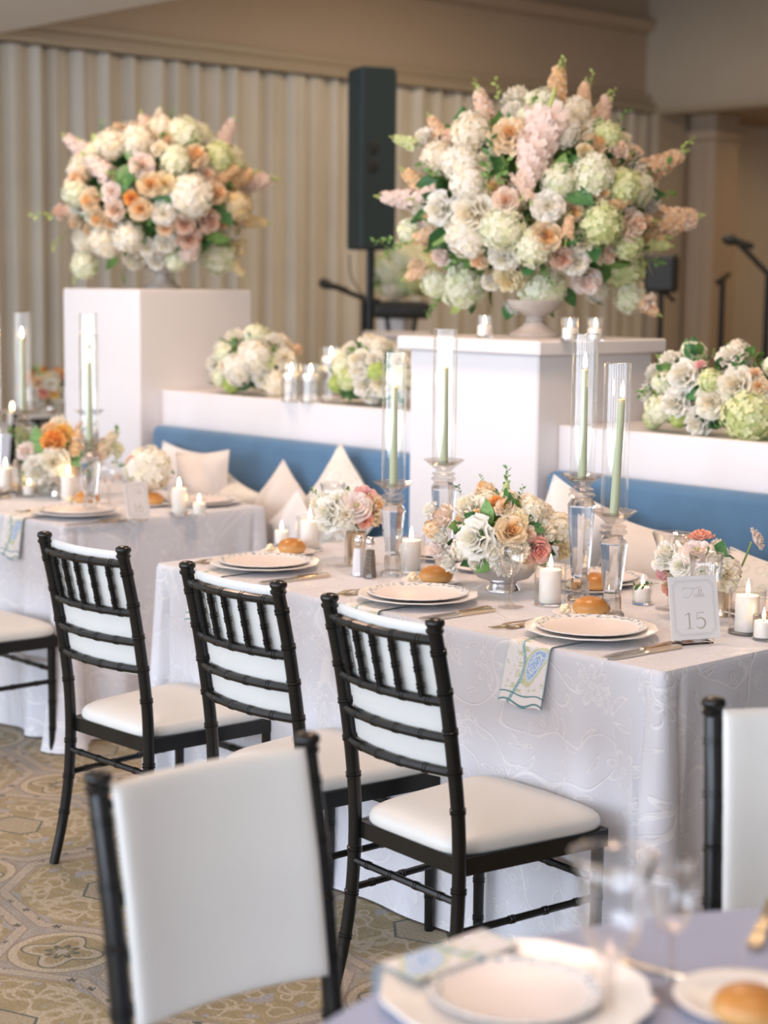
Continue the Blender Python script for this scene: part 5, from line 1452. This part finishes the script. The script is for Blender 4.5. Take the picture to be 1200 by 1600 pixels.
# votives on the capped pedestal
for px, dd, lab in ((757, (-.28, -.20), 'on the capped pedestal left of the urn'), (890, (.19, -.20), 'on the capped pedestal right of the urn'), (930, (.29, -.12), 'at the right corner of the capped pedestal')):
    cx, cy = (P2[0]+P2[1])/2, (P2[2]+P2[3])/2
    q = at_y(px, 520, cy+dd[1])
    glass_cyl((q.x, q.y, P2[4]+.001), .030, .075, 'small glass cylinder '+lab, 'candle cylinders')
    candle('votive_candle', .024, .034, M_wax, (q.x, q.y, P2[4]+.0075), 'small lit candle '+lab, 'votive candles', .8)

# ================================================================== the band's corner, far behind
SD = 10.0
def spk():
    a = at_d(543, 390, SD); b = at_d(543, 112, SD); h = (b-a).length
    base = at_d(579, 395, SD+.06); base.z = a.z
    t = thing('loudspeaker', 'tall narrow dark loudspeaker on a pole before the drapes', 'speaker', base, YAW-PI/2+.36)
    put('cabinet', MB().box((-.105, -.12, 0), (.105, .12, h), 0, .012).mesh('speaker_cabinet', M_spk, 30), t)
    for z in (.46, .56):
        M = Matrix.Translation((-.035, -.1205, h*z)) @ Matrix.Rotation(PI/2, 4, 'X')
        put('handle_recess', MB().lathe([(0, .002), (.030, .002), (.036, .0), (.036, -.004)], 20, M=Matrix.Scale(1.25, 4, (0, 1, 0))).mesh('handle_recess', M_black, 60), t, M=M)
    put('grille', MB().box((.1055, -.105, .03), (.110, .105, h-.03), 0, .002).mesh('speaker_grille', M_black, 30), t)
    s = thing('speaker_stand', 'black tripod pole carrying the tall loudspeaker', 'stand', (base.x, base.y, 0))
    put('pole', MB().tube([(0, 0, .25), (0, 0, base.z-.002)], .024, 12).mesh('speaker_pole', M_blackm, 60), s)
    put('collar', MB().lathe([(0, 1.0), (.036, 1.0), (.038, 1.03), (.036, 1.07), (0, 1.07)], 16).mesh('stand_collar', M_black, 60), s)
    for k in range(3):
        an = k*2*PI/3+.5
        put('leg', MB().tube([(.02*math.cos(an), .02*math.sin(an), .85), (.45*math.cos(an), .45*math.sin(an), .012)], .012, 8).mesh('stand_leg', M_blackm, 60), s)
    put('knob', MB().lathe([(0, -.02), (.014, -.02), (.018, .02), (0, .02)], 10, M=Matrix.Translation((.05, .0, 1.48)) @ Matrix.Rotation(PI/2, 4, 'Y')).mesh('stand_knob', M_black, 60), s)
    # cable looping down behind the pole
    p0 = at_d(546, 398, SD+.1); p1 = at_d(548, 430, SD+.1); p2 = at_d(562, 455, SD+.1); p3 = at_d(574, 475, SD+.1)
    cb = solo('speaker_cable', MB().tube(smooth_path([p0, p1, p2, p3, at_d(576, 560, SD+.1)], 5), .006, 6).mesh('speaker_cable', mat('grey_cable', (.20, .17, .13), .6), 60), 'thin cable looping from the loudspeaker to its pole', 'cable')
spk()
def mic_stand(base, top, boom_end, lab, mic=True, grp='microphone stands'):
    t = thing('microphone_stand', lab, 'stand', (base.x, base.y, 0), 0, grp); b = Vector((base.x, base.y, 0))
    hgt = top.z
    put('base', MB().lathe([(0, 0), (.13, 0), (.13, .012), (.05, .022), (.014, .03), (0, .03)], 24).mesh('mic_base', M_blackm, 60), t)
    put('pole', MB().tube([(0, 0, .02), (0, 0, hgt*.6), (0, 0, hgt)], [.022, .019, .017], 8).mesh('mic_pole', M_blackm, 60), t)
    put('clutch', MB().lathe([(0, hgt*.62), (.02, hgt*.62), (.022, hgt*.66), (0, hgt*.67)], 10).mesh('mic_clutch', M_black, 60), t)
    e = boom_end-b; s = Vector((0, 0, hgt)); dr = (e-s).normalized()
    put('boom', MB().tube([s-dr*.12, e], .017, 8).mesh('mic_boom', M_blackm, 60), t)
    if mic:
        put('microphone', MB().lathe([(0, -.10), (.018, -.10), (.022, 0), (.032, .03), (.034, .06), (.024, .085), (0, .095)], 14, M=orient(e, Vector((_r.x*-.9, _r.y*-.9, .25)), 0, 1)).mesh('microphone', M_black, 60), t)
    return t
D_ = 10.4
mic_stand(at_d(1190, 700, D_), at_d(1186, 428, D_), at_d(1152, 378, D_), 'black boom stand with microphone at the right edge')
mic_stand(at_d(1120, 700, D_+.5), at_d(1120, 436, D_+.5), at_d(1138, 429, D_+.5), 'short straight stand in front of the pilaster', False)
mic_stand(at_d(566, 700, D_+.9), at_d(566, 466, D_+.9), at_d(520, 447, D_+.9), 'boom stand reaching left from behind the loudspeaker pole')
# wedge monitor on a pole, right of the bouquet
b = at_d(1033, 452, D_-.4)
t = thing('monitor_speaker', 'small black monitor speaker on a thin pole beside the pilaster', 'speaker', (b.x, b.y, 0), .5)
put('cabinet', MB().box((-.09, -.07, b.z-.02), (.09, .07, b.z+.20), 0, .02).mesh('monitor_cabinet', M_black, 30), t)
put('pole', MB().tube([(0, 0, .02), (0, 0, b.z-.02)], .015, 8).mesh('monitor_pole', M_blackm, 60), t)
put('base', MB().lathe([(0, 0), (.16, 0), (.15, .015), (0, .02)], 24).mesh('monitor_base', M_blackm, 60), t)
put('bracket', MB().tube([(0, 0, b.z), (.10, -.16, b.z-.06)], .012, 6).mesh('monitor_bracket', M_blackm, 60), t)
# keyboard on its stand and the white booth in front of it
k0 = at_d(590, 484, 10.6); k1 = at_d(664, 484, 10.6); km = (k0+k1)/2
t = thing('keyboard', 'black stage keyboard on a cross stand behind the white booth', 'instrument', (km.x, km.y, 0), math.atan2(k1.y-k0.y, k1.x-k0.x))
hw = (k1-k0).length/2+.03
put('case', rounded_slab(-hw, hw, -.13, .13, km.z-.052, km.z+.052, .03, M_black), t)
for sx in (-1, 1): put('leg', MB().tube([(sx*hw*.7, 0, .015), (-sx*hw*.5, 0, km.z-.05)], .014, 8).mesh('keyboard_leg', M_blackm, 60), t)
a = at_d(571, 520, 9.2); bb = at_d(668, 520, 9.2); mm = (a+bb)/2; hw = (bb-a).length/2
t = thing('stage_booth', 'low white panelled booth behind the ledge flowers', 'booth', (mm.x, mm.y, 0), math.atan2(bb.y-a.y, bb.x-a.x))
put('panel', MB().box((-hw, -.03, 0), (hw, .30, mm.z-.03), 0, .006).mesh('booth_panel', M_white, 30), t)
put('top', MB().box((-hw-.015, -.05, mm.z-.029), (hw+.015, .32, mm.z), 0, .006).mesh('booth_top', M_white, 30), t)
# pale bouquet behind the big one, on the booth side
c = at_d(632, 470, 10.9)
t = thing('flower_stand', 'slim white column under the distant greenish bouquet', 'stand', (c.x, c.y, 0))
put('column', MB().box((-.12, -.12, .04), (.12, .12, c.z), 0, .006).mesh('flower_column', M_white, 30), t)
put('plinth', MB().box((-.16, -.16, 0), (.16, .16, .04), 0, .006).mesh('column_plinth', M_white, 30), t)
C = at_d(632, 428, 10.9)
arrangement('flower_arrangement', 'distant pale green bouquet right of the loudspeaker pole', (c.x, c.y, c.z), C, (.17, .17, .17), [(610, 425, 'H', 'greenwhite', 22), (630, 405, 'H', 'greenwhite', 20), (640, 440, 'H', 'palegreen', 22), (615, 450, 'H', 'ivory', 18), (655, 420, 'H', 'greenwhite', 20)], [(600, 440, 10, 30, -.8, .3), (612, 405, 10, 30, -.5, -.8)], 121, None, 24, 60, (('H', 'greenwhite', 20), ('H', 'palegreen', 18)), flo=.5)
# distant round table with flowers at the far left
DC = Vector((-8.8, 5.2, 0))
t = thing('round_table', 'distant round table beyond the chair at far left', 'table', DC)
put('tabletop', MB().lathe([(0, .71), (.415, .71), (.415, .745), (0, .745)], 40).mesh('far_tabletop', mat('plywood', (.45, .32, .2), .6)), t)
put('pedestal', MB().lathe([(0, 0), (.22, 0), (.2, .02), (.04, .05), (.035, .71), (0, .71)], 20).mesh('far_pedestal', M_blackm, 60), t)
solo('round_tablecloth', round_cloth(.425, .748, M_cloth), 'white cloth on the distant round table at far left', 'tablecloth', DC)
c = at_z(75, 640, .755); c.z = .749
if (c-DC).length > 2: c = DC+Vector((0, 0, .749))
C = at_d(72, 605, (DC-EYE).dot(_d)); b_ = Vector((C.x, C.y, .749))
solo('flower_cup', MB().lathe([(0, 0), (.04, 0), (.05, .10), (.052, .10), (.048, .1), (.036, .006), (0, .005)], 24).mesh('far_cup', M_silver, 60), 'metal vase on the distant round table', 'vase', b_)
arrangement('flower_arrangement', 'distant blurred posy of orange, red and white blooms at far left', b_+Vector((0, 0, .02)), C, (.15, .15, .11), [(80, 600, 'P', 'white', 13), (100, 588, 'R', 'orange', 11), (60, 598, 'R', 'peach', 11), (68, 614, 'R', 'coral', 9), (96, 618, 'P', 'white', 12), (84, 615, 'R', 'yellow', 9), (75, 590, 'P', 'cream', 9)], [(62, 585, 12, 30, -.3, -.9), (104, 603, 10, 30, .8, .2)], 131, None, 16, 50, (('P', 'white', 12), ('R', 'orange', 10)), zmin=.76, flo=.4)
q = at_d(19, 640, (DC-EYE).dot(_d))
glass_cyl((q.x, q.y, .749), .035, .11, 'distant candle glass at far left beyond the chair', 'candle cylinders')
candle('pillar_candle', .027, .075, M_wax, (q.x, q.y, .7555), 'distant lit candle glowing at far left beyond the chair', 'pillar candles', 1.4)
